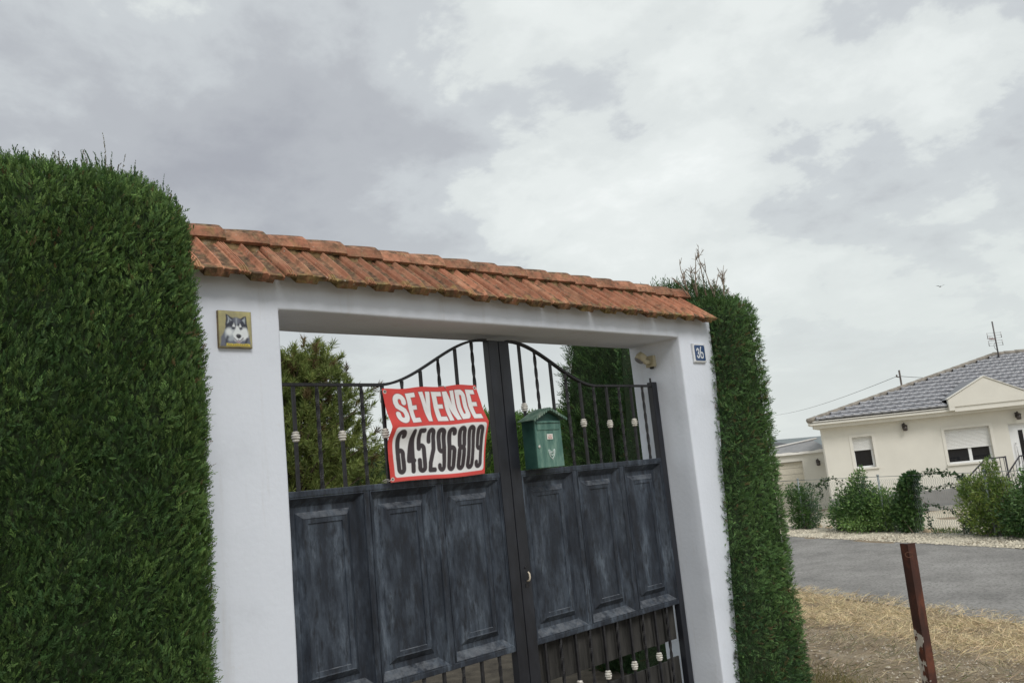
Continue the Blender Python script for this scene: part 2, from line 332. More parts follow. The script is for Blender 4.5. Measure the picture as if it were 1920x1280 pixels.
# ------------------------------------------------------------------ the gateway: wall and tiled coping
WD = 0.444; HO = 2.54; XL, XR = -0.60, 3.40
def build_gateway():
    g = thing('gateway', 'white rendered gateway with a terracotta tiled coping over the double gate', 'gateway')
    bm = bmesh.new()
    outline = [(XL, -0.1), (0, -0.1), (0, HO), (3, HO), (3, -0.1), (XR, -0.1), (XR, 2.70), (XL, 2.70)]
    # build from three blocks that share edges, subdivided for a hand-plastered wobble
    xs = np.concatenate([np.linspace(XL, 0, 8), np.linspace(0, 3, 40)[1:], np.linspace(3, XR, 7)[1:]])
    zs = np.concatenate([np.linspace(-0.1, HO, 36), np.linspace(HO, 2.713, 4)[1:]]); ys = np.linspace(0, WD, 7)
    solid = lambda i, k: (xs[i]+1e-6 >= 3 or xs[i+1] <= 1e-6 or zs[k]+1e-6 >= HO)
    vid = {}
    def V(i, j, k):
        if (i, j, k) not in vid: vid[(i, j, k)] = bm.verts.new((xs[i], ys[j], zs[k]))
        return vid[(i, j, k)]
    nx, ny, nz = len(xs)-1, len(ys)-1, len(zs)-1
    S = lambda i, k: 0 <= i < nx and 0 <= k < nz and solid(i, k)
    for i in range(nx):
        for k in range(nz):
            if not S(i, k): continue
            bm.faces.new([V(i, 0, k), V(i+1, 0, k), V(i+1, 0, k+1), V(i, 0, k+1)])
            bm.faces.new([V(i, ny, k), V(i, ny, k+1), V(i+1, ny, k+1), V(i+1, ny, k)])
            for j in range(ny):
                if not S(i-1, k): bm.faces.new([V(i, j, k), V(i, j, k+1), V(i, j+1, k+1), V(i, j+1, k)])
                if not S(i+1, k): bm.faces.new([V(i+1, j, k), V(i+1, j+1, k), V(i+1, j+1, k+1), V(i+1, j, k+1)])
                if not S(i, k-1): bm.faces.new([V(i, j, k), V(i, j+1, k), V(i+1, j+1, k), V(i+1, j, k)])
                if not S(i, k+1): bm.faces.new([V(i, j, k+1), V(i+1, j, k+1), V(i+1, j+1, k+1), V(i, j+1, k+1)])
    bm.normal_update()
    ed = [e for e in bm.edges if len(e.link_faces) == 2 and e.calc_face_angle(0) > 0.8]
    bmesh.ops.bevel(bm, geom=ed, offset=0.011, segments=3, affect='EDGES', profile=0.5)
    bmesh.ops.recalc_face_normals(bm, faces=bm.faces); bm.normal_update()
    P = np.array([v.co[:] for v in bm.verts]); w1 = wav(P, 21, 2.6, 4); w2 = wav(P, 22, 9.0, 3)
    for v, a, b in zip(bm.verts, w1, w2):
        v.co += v.normal*(0.0045*a+0.0022*b)
    me = bpy.data.meshes.new('wall'); bm.to_mesh(me); bm.free(); me.materials.append(MAT['stucco'])
    for p in me.polygons: p.use_smooth = True
    link(bpy.data.objects.new('wall', me), g)
    # bed of mortar under the tiles
    mort = noise_mat('lichened_mortar', [(0.3, (0.05, 0.038, 0.022)), (0.47, (0.15, 0.098, 0.045)), (0.6, (0.24, 0.165, 0.085)), (0.75, (0.34, 0.31, 0.25))], scale=12, rough=0.95, bump=0.9, bscale=35, bdist=0.02)
    b = MB()
    n = 160; xs2 = np.linspace(-0.635, 3.338, n)
    prof = [(0.012, 2.690), (0.110, 2.775), (0.128, 2.835), (0.132, 2.882), (0.222, 2.90), (0.312, 2.882), (0.316, 2.835), (0.334, 2.775), (0.432, 2.690)]
    vv = []; 
    for i, x in enumerate(xs2):
        for j, (y, z) in enumerate(prof):
            jit = 0.004*math.sin(x*37+j*2.1)+0.004*math.sin(x*91+j)+0.003*math.sin(x*173+j*5)
            vv.append((x, y+(jit if 0 < j < 8 else 0), z+(jit*0.8 if 0 < j < 8 else 0)))
    k = len(prof); ff = [(i*k+j, i*k+j+1, (i+1)*k+j+1, (i+1)*k+j) for i in range(n-1) for j in range(k-1)]
    ff += [(i*k, (i+1)*k, (i+1)*k+k-1, i*k+k-1) for i in range(n-1)]+[tuple(range(k)), tuple(reversed(range((n-1)*k, n*k)))]
    b.add(vv, ff, True); b.build('mortar_bed', mort, g)
    # tiles ------------------------------------------------------------
    m, nt, N, L, B = newmat('terracotta')
    tc = N.new('ShaderNodeTexCoord'); oi = N.new('ShaderNodeObjectInfo')
    mu = N.new('ShaderNodeVectorMath'); mu.operation = 'SCALE'; mu.inputs[0].default_value = (17, 31, 23); L.new(oi.outputs['Random'], mu.inputs['Scale'])
    ad = N.new('ShaderNodeVectorMath'); L.new(tc.outputs['Object'], ad.inputs[0]); L.new(mu.outputs[0], ad.inputs[1])
    def nz_(scale, det, ro):
        q = N.new('ShaderNodeTexNoise'); q.inputs['Scale'].default_value = scale; q.inputs['Detail'].default_value = det; q.inputs['Roughness'].default_value = ro
        L.new(ad.outputs[0], q.inputs['Vector']); return q.outputs['Fac']
    def ramp(fac, st_):
        r = N.new('ShaderNodeValToRGB'); cr = r.color_ramp
        cr.elements[0].position, cr.elements[0].color = st_[0][0], (*st_[0][1], 1); cr.elements[1].position, cr.elements[1].color = st_[-1][0], (*st_[-1][1], 1)
        for p, c in st_[1:-1]: e = cr.elements.new(p); e.color = (*c, 1)
        L.new(fac, r.inputs[0]); return r.outputs[0]
    def mixc(f, a, c):
        q = N.new('ShaderNodeMixRGB'); L.new(f, q.inputs[0]); L.new(a, q.inputs[1])
        if isinstance(c, tuple): q.inputs[2].default_value = (*c, 1)
        else: L.new(c, q.inputs[2])
        return q.outputs[0]
    base = ramp(nz_(6, 4, .5), [(0.3, (0.36, 0.135, 0.072)), (0.55, (0.47, 0.195, 0.105)), (0.75, (0.54, 0.275, 0.155))])
    hs = N.new('ShaderNodeHueSaturation'); mr = N.new('ShaderNodeMapRange'); mr.inputs['To Min'].default_value = 0.66; mr.inputs['To Max'].default_value = 1.18
    L.new(oi.outputs['Random'], mr.inputs[0]); L.new(mr.outputs[0], hs.inputs['Value']); hs.inputs['Saturation'].default_value = 0.92; L.new(base, hs.inputs['Color'])
    # lichen and soot gather in the troughs (colour attribute = trough/edge weight)
    at = N.new('ShaderNodeAttribute'); at.attribute_name = 'col'; sp = N.new('ShaderNodeSeparateColor'); L.new(at.outputs['Color'], sp.inputs[0])
    def madd(a, mulv, b, addv=0.0):
        q = N.new('ShaderNodeMath'); q.operation = 'MULTIPLY_ADD'; L.new(a, q.inputs[0]); q.inputs[1].default_value = mulv
        if b is None: q.inputs[2].default_value = addv
        else: L.new(b, q.inputs[2])
        return q.outputs[0]
    def rng(a, lo, hi, tmax=1.0):
        q = N.new('ShaderNodeMapRange'); q.inputs['From Min'].default_value = lo; q.inputs['From Max'].default_value = hi; q.inputs['To Max'].default_value = tmax; L.new(a, q.inputs[0]); return q.outputs[0]
    f1 = rng(madd(sp.outputs[0], 0.30, nz_(16, 10, .72)), 0.59, 0.84, 0.95)
    c1 = mixc(f1, hs.outputs[0], ramp(nz_(40, 5, .6), [(0.35, (0.045, 0.034, 0.026)), (0.55, (0.12, 0.085, 0.05)), (0.72, (0.24, 0.20, 0.12))]))
    f2 = rng(madd(sp.outputs[1], 0.24, nz_(11, 8, .65)), 0.68, 0.84, 0.75)
    c2 = mixc(f2, c1, ramp(nz_(50, 5, .6), [(0.35, (0.13, 0.10, 0.035)), (0.7, (0.40, 0.31, 0.13))]))
    f3 = rng(nz_(70, 3, .5), 0.68, 0.74, 0.8)
    c3 = mixc(f3, c2, (0.42, 0.41, 0.36))
    L.new(c3, B.inputs['Base Color']); B.inputs['Roughness'].default_value = 0.88; B.inputs['Specular IOR Level'].default_value = 0.2
    bp = N.new('ShaderNodeBump'); bp.inputs['Strength'].default_value = 0.5; bp.inputs['Distance'].default_value = 0.006; L.new(nz_(90, 8, .7), bp.inputs['Height']); L.new(bp.outputs[0], B.inputs['Normal'])
    TW = 0.2095; PITCHT = math.atan2(0.243, 0.325)
    def tile_mesh(seed):
        r = random.Random(seed)
        us = [0, .012, .03, .055, .07, .085, .11, .125, .14, .165, .185, .21, .25, .275, .36, .47, .51, .545, .58, .62, .66, .78, .80, .93, .965, 1.0]
        hs_ = [2, 10, 14, 14, 6, 14, 14, 6, 14, 14, 8, 2, 0, -1, -2, 0, 5, 17, 17, 6, 0, -2, -2, 0, 4, 2]
        vs_ = [0, .06, .3, .6, .85, .93, .97, 1.0]        # down the slope
        Lg = 0.37; top = []; bot = []; cols = []
        for j, v in enumerate(vs_):
            for u, h in zip(us, hs_):
                hh = h*0.001*1.45
                # the troughs end in rounded scoops, the ribs in rounded noses
                lip = 0.0
                if v >= .93:
                    q = (v-.90)/.10; lip = 0.010*q*(1.0 if (.22 < u < .52 or .64 < u < .96) else 0.25)
                    hh *= 1-.45*q
                nose = 0.010*math.exp(-((u-.12)/.09)**2)+0.008*math.exp(-((u-.56)/.05)**2)
                yy = -v*Lg-(nose if v == 1 else 0)+ (r.uniform(-.002, .002) if v == 1 else 0)
                zz = hh+lip-(0.006 if v == 1 else 0)
                top.append((u*TW*0.992, yy, zz))
                low = -0.016
                if .27 < u < .79: low = -0.037
                elif u >= .80: low = -0.020
                else: low = -0.013
                bot.append((u*TW*0.992, yy+(0.006 if v == 1 else 0), low+hh*0.3))
                tr = 1.0 if (.25 <= u <= .50 or .66 <= u <= .93) else 0.35
                cols.append((tr, 0.9 if v > .85 else (0.5 if v < .3 else 0.2), 0))
        nu, nv = len(us), len(vs_); V = np.array(top+bot); C = np.array(cols+[(1, 1, 0)]*len(bot))
        F = []; o_ = nu*nv
        for j in range(nv-1):
            for i in range(nu-1):
                a = j*nu+i; F.append((a, a+nu, a+nu+1, a+1)); F.append((o_+a, o_+a+1, o_+a+nu+1, o_+a+nu))
        for i in range(nu-1):
            F.append((i, i+1, o_+i+1, o_+i)); a = (nv-1)*nu+i; F.append((a, o_+a, o_+a+1, a+1))
        for j in range(nv-1):
            a = j*nu; F.append((a, o_+a, o_+a+nu, a+nu)); a = j*nu+nu-1; F.append((a, a+nu, o_+a+nu, o_+a))
        me = np_mesh('roof_tile', V, np.array(F), m, col=C, smooth=False)
        return me
    tm = [tile_mesh(s) for s in (1, 2, 3)]
    for k in range(-2, 17):
        x = -0.218+k*TW
        z0 = 2.645+0.325*math.tan(PITCHT)
        o = inst('roof_tile', tm[k % 3], g, (x+random.uniform(-.002, .002), 0.19, z0+random.uniform(-.003, .003)),
                 (PITCHT+random.uniform(-.016, .016), random.uniform(-.020, .020), random.uniform(-.014, .014)))
        o2 = inst('roof_tile', tm[(k+1) % 3], g, (x+TW, 0.254, z0+random.uniform(-.003, .003)), (PITCHT, 0, math.pi+random.uniform(-.008, .008)))
    # ridge tiles: angular hogbacks, each lapping over the next one to the right
    def ridge_mesh(seed):
        r = random.Random(seed); Lg = 0.246; V = []; C = []
        P0 = [(-0.116, -0.074), (-0.098, -0.028), (-0.062, 0.000), (-0.03, 0.010), (0.03, 0.010), (0.062, 0.000), (0.098, -0.028), (0.116, -0.074)]
        st_ = [(0, .86, -.010), (.06, .88, -.009), (.5, .95, -.003), (.88, 1.0, 0.0), (.955, 1.0, -0.001), (.985, .97, -.004), (1.0, .93, -.009)]
        for (t, s_, dz) in st_:
            for (y, z) in P0: V.append((t*Lg, y*s_, z*s_+dz)); C.append((.60 if z < -.01 else .98, .5 if z < -.02 else .15, 0))
        n0 = len(V)
        for (t, s_, dz) in st_:
            for (y, z) in P0: V.append((t*Lg, y*s_*.86, z*s_*.95+dz-.014)); C.append((1, 1, 0))
        k = len(P0); F = []
        for i in range(len(st_)-1):
            for j in range(k-1):
                a = i*k+j; F += [(a, a+1, a+k+1, a+k), (n0+a, n0+a+k, n0+a+k+1, n0+a+1)]
            a = i*k; F.append((a, a+k, n0+a+k, n0+a)); a = i*k+k-1; F.append((a, n0+a, n0+a+k, a+k))
        for j in range(k-1):
            F.append((j, n0+j, n0+j+1, j+1)); a = (len(st_)-1)*k+j; F.append((a, a+1, n0+a+1, n0+a))
        return np_mesh('ridge_tile', np.array(V), np.array(F), m, col=np.array(C), smooth=False)
    rm = ridge_mesh(4)
    for k in range(-2, 18):
        x = -0.176+(k-1)*TW
        inst('ridge_tile', rm, g, (x-0.036, 0.222+random.uniform(-.004, .004), 2.945+random.uniform(-.003, .003)), (random.uniform(-.03, .03), random.uniform(-.012, .006)-.02, random.uniform(-.015, .015)))
    return g
gateway = build_gateway()

# ------------------------------------------------------------------ gate leaves
GY = 0.227
def curve_left(x):            # top rail height of the left leaf; the right one mirrors it
    t = (x-0.66)/(1.40-0.66); t = min(1, max(0, t)); return 2.236+0.264*(t*t*(3-2*t))
def rail_h(x): return curve_left(x) if x < 1.51 else curve_left(3.015-x)
def twist_bar(x, z0, z1):
    b = MB(); n = max(4, int((z1-z0)/0.012)); b.tube([(x, GY+.014, z0+(z1-z0)*i/n) for i in range(n+1)], 0.0105, n=4, smooth=False, twist=0.26, sq=True)
    return b
def plain_bar(x, z0, z1):
    b = MB(); b.box(x-.0075, x+.0075, GY+.0065, GY+.0215, z0, z1); return b
_k = MB()
prof = [(.009, -.032)]
for q in range(4):
    zc = -.0225+.015*q
    r_ = .020 if q in (0, 3) else .0245
    prof += [(r_-.006, zc-.0068), (r_, zc-.0035), (r_, zc+.0035), (r_-.006, zc+.0068)]
prof += [(.009, .032)]
_k.lathe(prof, n=14); KNOT = _k.mesh('collar', MAT['knot'])
def panel(x0, x1, z0, z1, parent, seed):
    loops = [(0.0, -0.002), (0.006, -0.002), (0.010, 0.006), (0.036, 0.034), (0.044, 0.041), (0.070, 0.041), (0.074, 0.036), (0.100, 0.014), (0.105, 0.016), (0.124, 0.016), (0.127, 0.022), (0.131, 0.022)]
    b = MB(); vv = []; ff = []
    for d, dep in loops:
        vv += [(x0+d, GY+dep, z0+d), (x1-d, GY+dep, z0+d), (x1-d, GY+dep, z1-d), (x0+d, GY+dep, z1-d)]
    for i in range(len(loops)-1):
        for k in range(4):
            a, c = i*4+k, i*4+(k+1) % 4; ff.append((a, c, c+4, a+4))
    q = (len(loops)-1)*4; ff.append((q, q+1, q+2, q+3))
    nb = len(vv); vv += [(x0, GY+.046, z0), (x1, GY+.046, z0), (x1, GY+.046, z1), (x0, GY+.046, z1)]
    ff += [(nb+3, nb+2, nb+1, nb)]+[(k, nb+k, nb+(k+1) % 4, (k+1) % 4) for k in range(4)]
    b.add(vv, ff)
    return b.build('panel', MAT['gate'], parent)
def gate_leaf(right):
    if right:
        g = thing('gate_leaf', 'right leaf of the black panelled gate, with the green mailbox on it', 'gate', (0, 0, 0), 'leaves of the double gate')
        xa, xb = 1.512, 2.986; ms = (1.512, 1.592); hs = (2.932, 2.986)
        pans = [(1.602, 2.036), (2.070, 2.484), (2.520, 2.922)]
        bars = [1.692+.1272*i for i in range(10)]; low = [1.666+.1262*i for i in range(10)]
    else:
        g = thing('gate_leaf', 'left leaf of the black panelled gate, under the red and white banner', 'gate', (0, 0, 0), 'leaves of the double gate')
        xa, xb = 0.015, 1.507; ms = (1.430, 1.507); hs = (0.015, 0.070)
        pans = [(0.095, 0.530), (0.558, 0.974), (1.010, 1.420)]
        bars = [.180+.1265*i for i in range(10)]; low = [.178+.1265*i for i in range(10)]
    zt, zb = 1.735, 0.785
    b = MB(); b.box(ms[0], ms[1], GY-.008, GY+.042, 0.10, 2.497); b.build('meeting_stile', MAT['frame'], g, bevel=.004)
    b = MB(); b.box(hs[0], hs[1], GY-.004, GY+.042, 0.10, 2.262); b.build('hinge_stile', MAT['frame'], g, bevel=.004)
    b = MB(); xh = (hs[0]+hs[1])/2; b.tube([(xh-.012, GY+.02, 2.25), (xh-.012, GY+.02, 2.292)], .007, n=8); b.build('hinge_pin', MAT['iron'], g)
    i0, i1 = (ms[1], hs[0]) if right else (hs[1], ms[0])
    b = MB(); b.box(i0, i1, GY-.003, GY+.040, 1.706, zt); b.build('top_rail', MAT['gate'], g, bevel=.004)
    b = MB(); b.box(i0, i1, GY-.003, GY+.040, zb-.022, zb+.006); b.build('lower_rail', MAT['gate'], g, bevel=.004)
    b = MB(); b.box(i0, i1, GY-.001, GY+.038, 0.12, 0.165); b.build('bottom_rail', MAT['frame'], g, bevel=.004)
    # muntins fill between the panels
    edges = [i0]+[v for p in pans for v in p]+[i1]
    for q in range(0, len(edges), 2):
        if edges[q+1]-edges[q] > .004:
            b = MB(); x0, x1 = edges[q]+.0005, edges[q+1]-.0005; xm = (x0+x1)/2
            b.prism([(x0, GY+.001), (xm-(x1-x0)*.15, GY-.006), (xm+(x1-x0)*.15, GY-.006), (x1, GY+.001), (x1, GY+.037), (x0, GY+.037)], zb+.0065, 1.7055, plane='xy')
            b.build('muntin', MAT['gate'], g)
    for q, (x0, x1) in enumerate(pans):
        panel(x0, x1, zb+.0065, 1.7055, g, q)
    # curved top rail: flat bar on edge
    b = MB(); n = 40; vv = []; xs = np.linspace(i0, i1, n)
    for x in xs:
        z = rail_h(x); vv += [(x, GY+.002, z-.007), (x, GY+.028, z-.007), (x, GY+.028, z+.007), (x, GY+.002, z+.007)]
    ff = [(4*i+k, 4*i+(k+1) % 4, 4*i+4+(k+1) % 4, 4*i+4+k) for i in range(n-1) for k in range(4)]+[(0, 1, 2, 3), (4*n-1, 4*n-2, 4*n-3, 4*n-4)]
    b.add(vv, ff); b.build('curved_rail', MAT['iron'], g)
    for i, x in enumerate(bars):
        zt2 = rail_h(x)-.0072
        o = (twist_bar if i % 2 else plain_bar)(x, zt+.0005, zt2).build('bar', MAT['iron'], g)
        if i % 2 == 0:
            zk = 1.985+max(0, rail_h(x)-2.24)*0.49; inst('collar', KNOT, o, (x, GY+.014, zk+random.uniform(-.004, .004)), (0, 0, random.uniform(0, 3)), (.86, .86, random.uniform(.78, .88)))
    for i, x in enumerate(low):
        o = (twist_bar if i % 2 else plain_bar)(x, .1655, zb-.0225).build('bar', MAT['iron'], g)
        if i % 2 == 0: inst('collar', KNOT, o, (x, GY+.014, .475), (0, 0, random.uniform(0, 3)), (.86, .86, .84))
    if right:
        # weathered boards wired behind the lower bars, in two rows with a gap at the collars
        for i in range(11):
            x0 = 1.600+i*.121; dz = random.uniform(-.012, .012)
            if x0 > 2.90: break
            b = MB(); b.box(x0+.002, x0+.117, GY+.050+.003*(i % 2), GY+.064+.003*(i % 2), .535+dz*.5+(.0 if i < 9 else -.005), .772); b.build('board', MAT['board'], g, bevel=.002)
            b = MB(); b.box(x0+.002, x0+.117, GY+.050+.003*(i % 2), GY+.064+.003*(i % 2), .11, .415+dz); b.build('board', MAT['board'], g, bevel=.002)
        mc = plain('cream_metal', (0.62, 0.55, 0.44), 0.4)
        b = MB(); b.tube([(1.552, GY-.010, 1.120), (1.553, GY-.030, 1.124), (1.556, GY-.034, 1.140), (1.556, GY-.032, 1.160), (1.552, GY-.026, 1.172)], [.004, .005, .0055, .005, .0035], n=8)
        b.build('pull_handle', mc, g)
        b = MB(); b.box(1.540, 1.566, GY-.011, GY-.0075, 1.085, 1.108); b.build('lock_plate', MAT['iron'], g)
        b = MB(); b.tube([(1.549, GY-.0085, 1.195), (1.549, GY-.012, 1.195)], .006, n=10); b.build('keyhole', MAT['iron'], g)
    return g
leafL = gate_leaf(False); leafR = gate_leaf(True)

# ------------------------------------------------------------------ printing helpers: signed distances on a grid
def d_box(X, Y, x0, x1, y0, y1, r=0.0):
    cx, cy, hx, hy = (x0+x1)/2, (y0+y1)/2, (x1-x0)/2-r, (y1-y0)/2-r
    qx, qy = np.abs(X-cx)-hx, np.abs(Y-cy)-hy
    return np.hypot(np.maximum(qx, 0), np.maximum(qy, 0))+np.minimum(np.maximum(qx, qy), 0)-r
def d_seg(X, Y, a, b):
    ax, ay = a; bx, by = b; dx, dy = bx-ax, by-ay; L2 = dx*dx+dy*dy+1e-12
    t = np.clip(((X-ax)*dx+(Y-ay)*dy)/L2, 0, 1); return np.hypot(X-ax-t*dx, Y-ay-t*dy)
def d_path(X, Y, pts, r): 
    d = np.full(X.shape, 9.0)
    for a, b in zip(pts[:-1], pts[1:]): d = np.minimum(d, d_seg(X, Y, a, b))
    return d-r
def d_poly(X, Y, pts):
    d = np.full(X.shape, 9.0); ins = np.zeros(X.shape, bool); n = len(pts)
    for i in range(n):
        (ax, ay), (bx, by) = pts[i], pts[(i+1) % n]; d = np.minimum(d, d_seg(X, Y, (ax, ay), (bx, by)))
        c = ((ay > Y) != (by > Y)) & (X < (bx-ax)*(Y-ay)/((by-ay) if abs(by-ay) > 1e-9 else 1e-9)+ax); ins ^= c
    return np.where(ins, -d, d)
def d_ell(X, Y, cx, cy, rx, ry, rot=0.0):
    c, s = math.cos(rot), math.sin(rot); x, y = (X-cx)*c+(Y-cy)*s, -(X-cx)*s+(Y-cy)*c
    k = np.hypot(x/rx, y/ry); return (k-1)*min(rx, ry)
def arc(cx, cy, rx, ry, a0, a1, n=14):
    return [(cx+rx*math.cos(math.radians(a0+(a1-a0)*i/n)), cy+ry*math.sin(math.radians(a0+(a1-a0)*i/n))) for i in range(n+1)]
def paint(img, d, col, soft): 
    a = np.clip(0.5-d/soft, 0, 1)[..., None]; img[:] = img*(1-a)+np.array(col)*a
def glyph(X, Y, ch, x0, x1, y0, y1, sw):
    """distance field of one heavy condensed character in the box; sw = stroke width"""
    r = sw/2; l, rr, b, t = x0+r, x1-r, y0+r, y1-r; w, h = rr-l, t-b; cr = w/2; cx = (l+rr)/2; ym = (b+t)/2
    e = min(cr*1.15, h*.2)
    P = lambda pts: d_path(X, Y, pts, r); BX = lambda a, c, d_, f: d_box(X, Y, a, c, d_, f)
    loop = lambda lo, hi: arc(cx, hi-e, cr, e, 0, 180)+arc(cx, lo+e, cr, e, 180, 360)+[(rr, hi-e)]
    if ch == '0': return P(loop(b, t))
    if ch == '8': return np.minimum(P(loop(b, ym+h*.02)), P(loop(ym+h*.02, t)))
    if ch == '6': return np.minimum(P(loop(b, b+h*.54)), P([(l, b+h*.3), (l, t-e)]+arc(cx, t-e, cr, e, 180, 0)+[(rr, t-e-h*.02)]))
    if ch == '9': return np.minimum(P(loop(t-h*.54, t)), P([(rr, t-h*.3), (rr, b+e)]+arc(cx, b+e, cr, e, 0, -180)+[(l, b+e+h*.02)]))
    if ch == '2': return P([(l, t-h*.28), (l, t-e)]+arc(cx, t-e, cr, e, 180, 0)+[(rr, t-h*.30), (rr-w*.1, ym+h*.02), (l+w*.1, b+h*.18), (l, b), (rr, b)])
    if ch == '5': return P([(rr, t), (l, t), (l, ym+h*.06)]+arc(cx, ym+h*.06-e*.2, cr, e, 150, 0)+[(rr, b+e)]+arc(cx, b+e, cr, e, 0, -180)+[(l, b+h*.26)])
    if ch == '4': return P([(rr-w*.22, b), (rr-w*.22, t), (l, b+h*.27), (rr, b+h*.27)])
    if ch == '3': return np.minimum(P([(l, t-h*.2)]+arc(cx, t-e, cr, e, 180, 0)+[(rr, ym+e*.9)]+arc(cx, ym+e*.9, cr, e*.9, 0, -90)), P(arc(cx, ym-e*.9, cr, e*.9, 90, 0)+[(rr, b+e)]+arc(cx, b+e, cr, e, 0, -180)+[(l, b+h*.2)]))
    if ch == 'E':
        return np.minimum.reduce([BX(x0, x0+sw, y0, y1), BX(x0, x1, y0, y0+sw*.85), BX(x0, x1, y1-sw*.85, y1), BX(x0, x1-.1*w, (y0+y1)/2-sw*.4, (y0+y1)/2+sw*.4)])
    if ch == 'V': return np.minimum(d_poly(X, Y, [(x0, y1), (x0+sw, y1), (cx+sw*.45, y0), (cx-sw*.45, y0)]), d_poly(X, Y, [(x1-sw, y1), (x1, y1), (cx+sw*.45, y0), (cx-sw*.45, y0)]))
    if ch == 'N': return np.minimum.reduce([BX(x0, x0+sw*.9, y0, y1), BX(x1-sw*.9, x1, y0, y1), d_poly(X, Y, [(x0, y1), (x0+sw, y1), (x1, y0), (x1-sw, y0)])])
    if ch == 'D': return np.minimum(BX(x0, x0+sw, y0, y1), P([(l, t)]+arc(rr-cr*1.0, t-e, cr, e, 90, 0)+arc(rr-cr*1.0, b+e, cr, e, 0, -90)+[(l, b)]))
    if ch == 'S': return P([(rr, t-h*.26), (rr, t-e)]+arc(cx, t-e, cr, e, 0, 180)+[(l, t-h*.28), (l+w*.12, ym+h*.09), (rr-w*.12, ym-h*.09), (rr, b+h*.28)]+arc(cx, b+e, cr, e, 0, -180)+[(l, b+h*.26)])

# ------------------------------------------------------------------ banner on the gate
def build_banner():
    nu, nv = 330, 260; u = np.linspace(0, 1, nu); v = np.linspace(0, 1, nv); U, V = np.meshgrid(u, v, indexing='ij')
    W, H = 0.64, 0.50; X, Y = U*W, (1-V)*H
    red = (0.60, 0.060, 0.052); img = np.zeros((nu, nv, 3))+np.array(red); s = 0.004
    white = (0.74, 0.75, 0.76); ink = (0.045, 0.036, 0.042)
    paint(img, d_box(X, Y, .030, W-.012, .022, H*.572, .016), white, s)
    x = .045; ws = {'S': .088, 'E': .072, ' ': .022, 'V': .086, 'N': .086, 'D': .084}
    txt = 'SE VENDE'; tot = sum(ws[c] for c in txt); k = (W-.045-.022)/tot
    for c in txt:
        if c != ' ':
            d = glyph(X, Y, c, x+.004, x+ws[c]*k-.005, H*.618, H*.945, .029)
            paint(img, d-.003, (0.20, 0.02, 0.02), s); paint(img, d, white, s)
        x += ws[c]*k
    x = .043; dw = (W-.043-.022)/9
    for c in '645296809':
        paint(img, glyph(X, Y, c, x+.0035, x+dw-.0035, H*.070, H*.548, .0265), ink, s); x += dw
    for cx, cy in ((.014, H-.018), (.014, .016), (W-.012, H-.016)):
        paint(img, d_ell(X, Y, cx, cy, .010, .010), (0.55, 0.53, 0.50), .003); paint(img, d_ell(X, Y, cx, cy, .005, .005), (0.03, 0.03, 0.03), .003)
    paint(img, d_box(X, Y, 0, W, -.01, .006), (0.50, 0.07, 0.06), s)
    xl = np.interp(V, [0, .22, .42, .55, .75, 1], [.654, .662, .682, .668, .662, .667]); xr = np.interp(V, [0, .25, .42, .6, 1], [1.291, 1.312, 1.336, 1.322, 1.296])
    xx = xl+(xr-xl)*U; xx += (0.007*np.sin(7.5*V+2.2*U+.4)*(1-.5*U))*np.sin(np.pi*V)
    zt = 2.211+.028*U-.007*np.sin(np.pi*U*2.5)**2; zb = 1.733+.003*U+.006*np.sin(np.pi*U*2+.5)*0.6
    zz = zt+(zb-zt)*V
    yy = .196-.022*np.exp(-((V-.43)/.10)**2)*(1-.35*U)-.012*np.sin(np.pi*V)-.008*np.sin(6.0*U+5*V)*np.sin(np.pi*V)-.006*np.sin(14*U-4*V)*(V*(1-V)*3)-.005*np.sin(11*U)*(1-V)**2
    yy -= .012*np.exp(-((V-1)/.05)**2)*np.sin(3.1*U)
    yy += .0035*np.abs(np.sin(8.5*U+2.6*V+.3))*(1-.6*V)+.0025*np.abs(np.sin(5*U-9*V))
    P = np.stack([xx, yy, zz], -1).reshape(-1, 3)
    m = print_mat('printed_vinyl', 0.42, 0.4, 0.05)
    me = np_mesh('cloth', P, grid_faces(nu, nv), m, col=img.reshape(-1, 3), smooth=True)
    t = thing('sale_banner', 'red and white SE VENDE banner with a black phone number, tied to the gate bars', 'banner')
    link(bpy.data.objects.new('cloth', me), t)
    sm = plain('pale_cord', (0.45, 0.43, 0.42), 0.7)
    for pts in ([(.672, .192, 2.198), (.668, .20, 2.205), (.662, .225, 2.207), (.670, .258, 2.203), (.688, .258, 2.202), (.693, .225, 2.203), (.676, .19, 2.198)],
                [(.672, .196, 1.748), (.660, .205, 1.742), (.645, .222, 1.741), (.630, .215, 1.745), (.640, .20, 1.752), (.660, .20, 1.750)],
                [(1.062, .188, 2.215), (1.060, .20, 2.225), (1.055, .230, 2.228), (1.066, .262, 2.226), (1.074, .23, 2.224), (1.066, .19, 2.214)]):
        b = MB(); b.tube(pts, .0022, n=5); b.build('tie', sm, t)
    b = MB(); b.tube([(.662, .225, 2.207), (.655, .215, 2.20), (.648, .212, 2.17), (.651, .21, 2.14)], .0016, n=5); b.build('tie_end', sm, t)
build_banner()

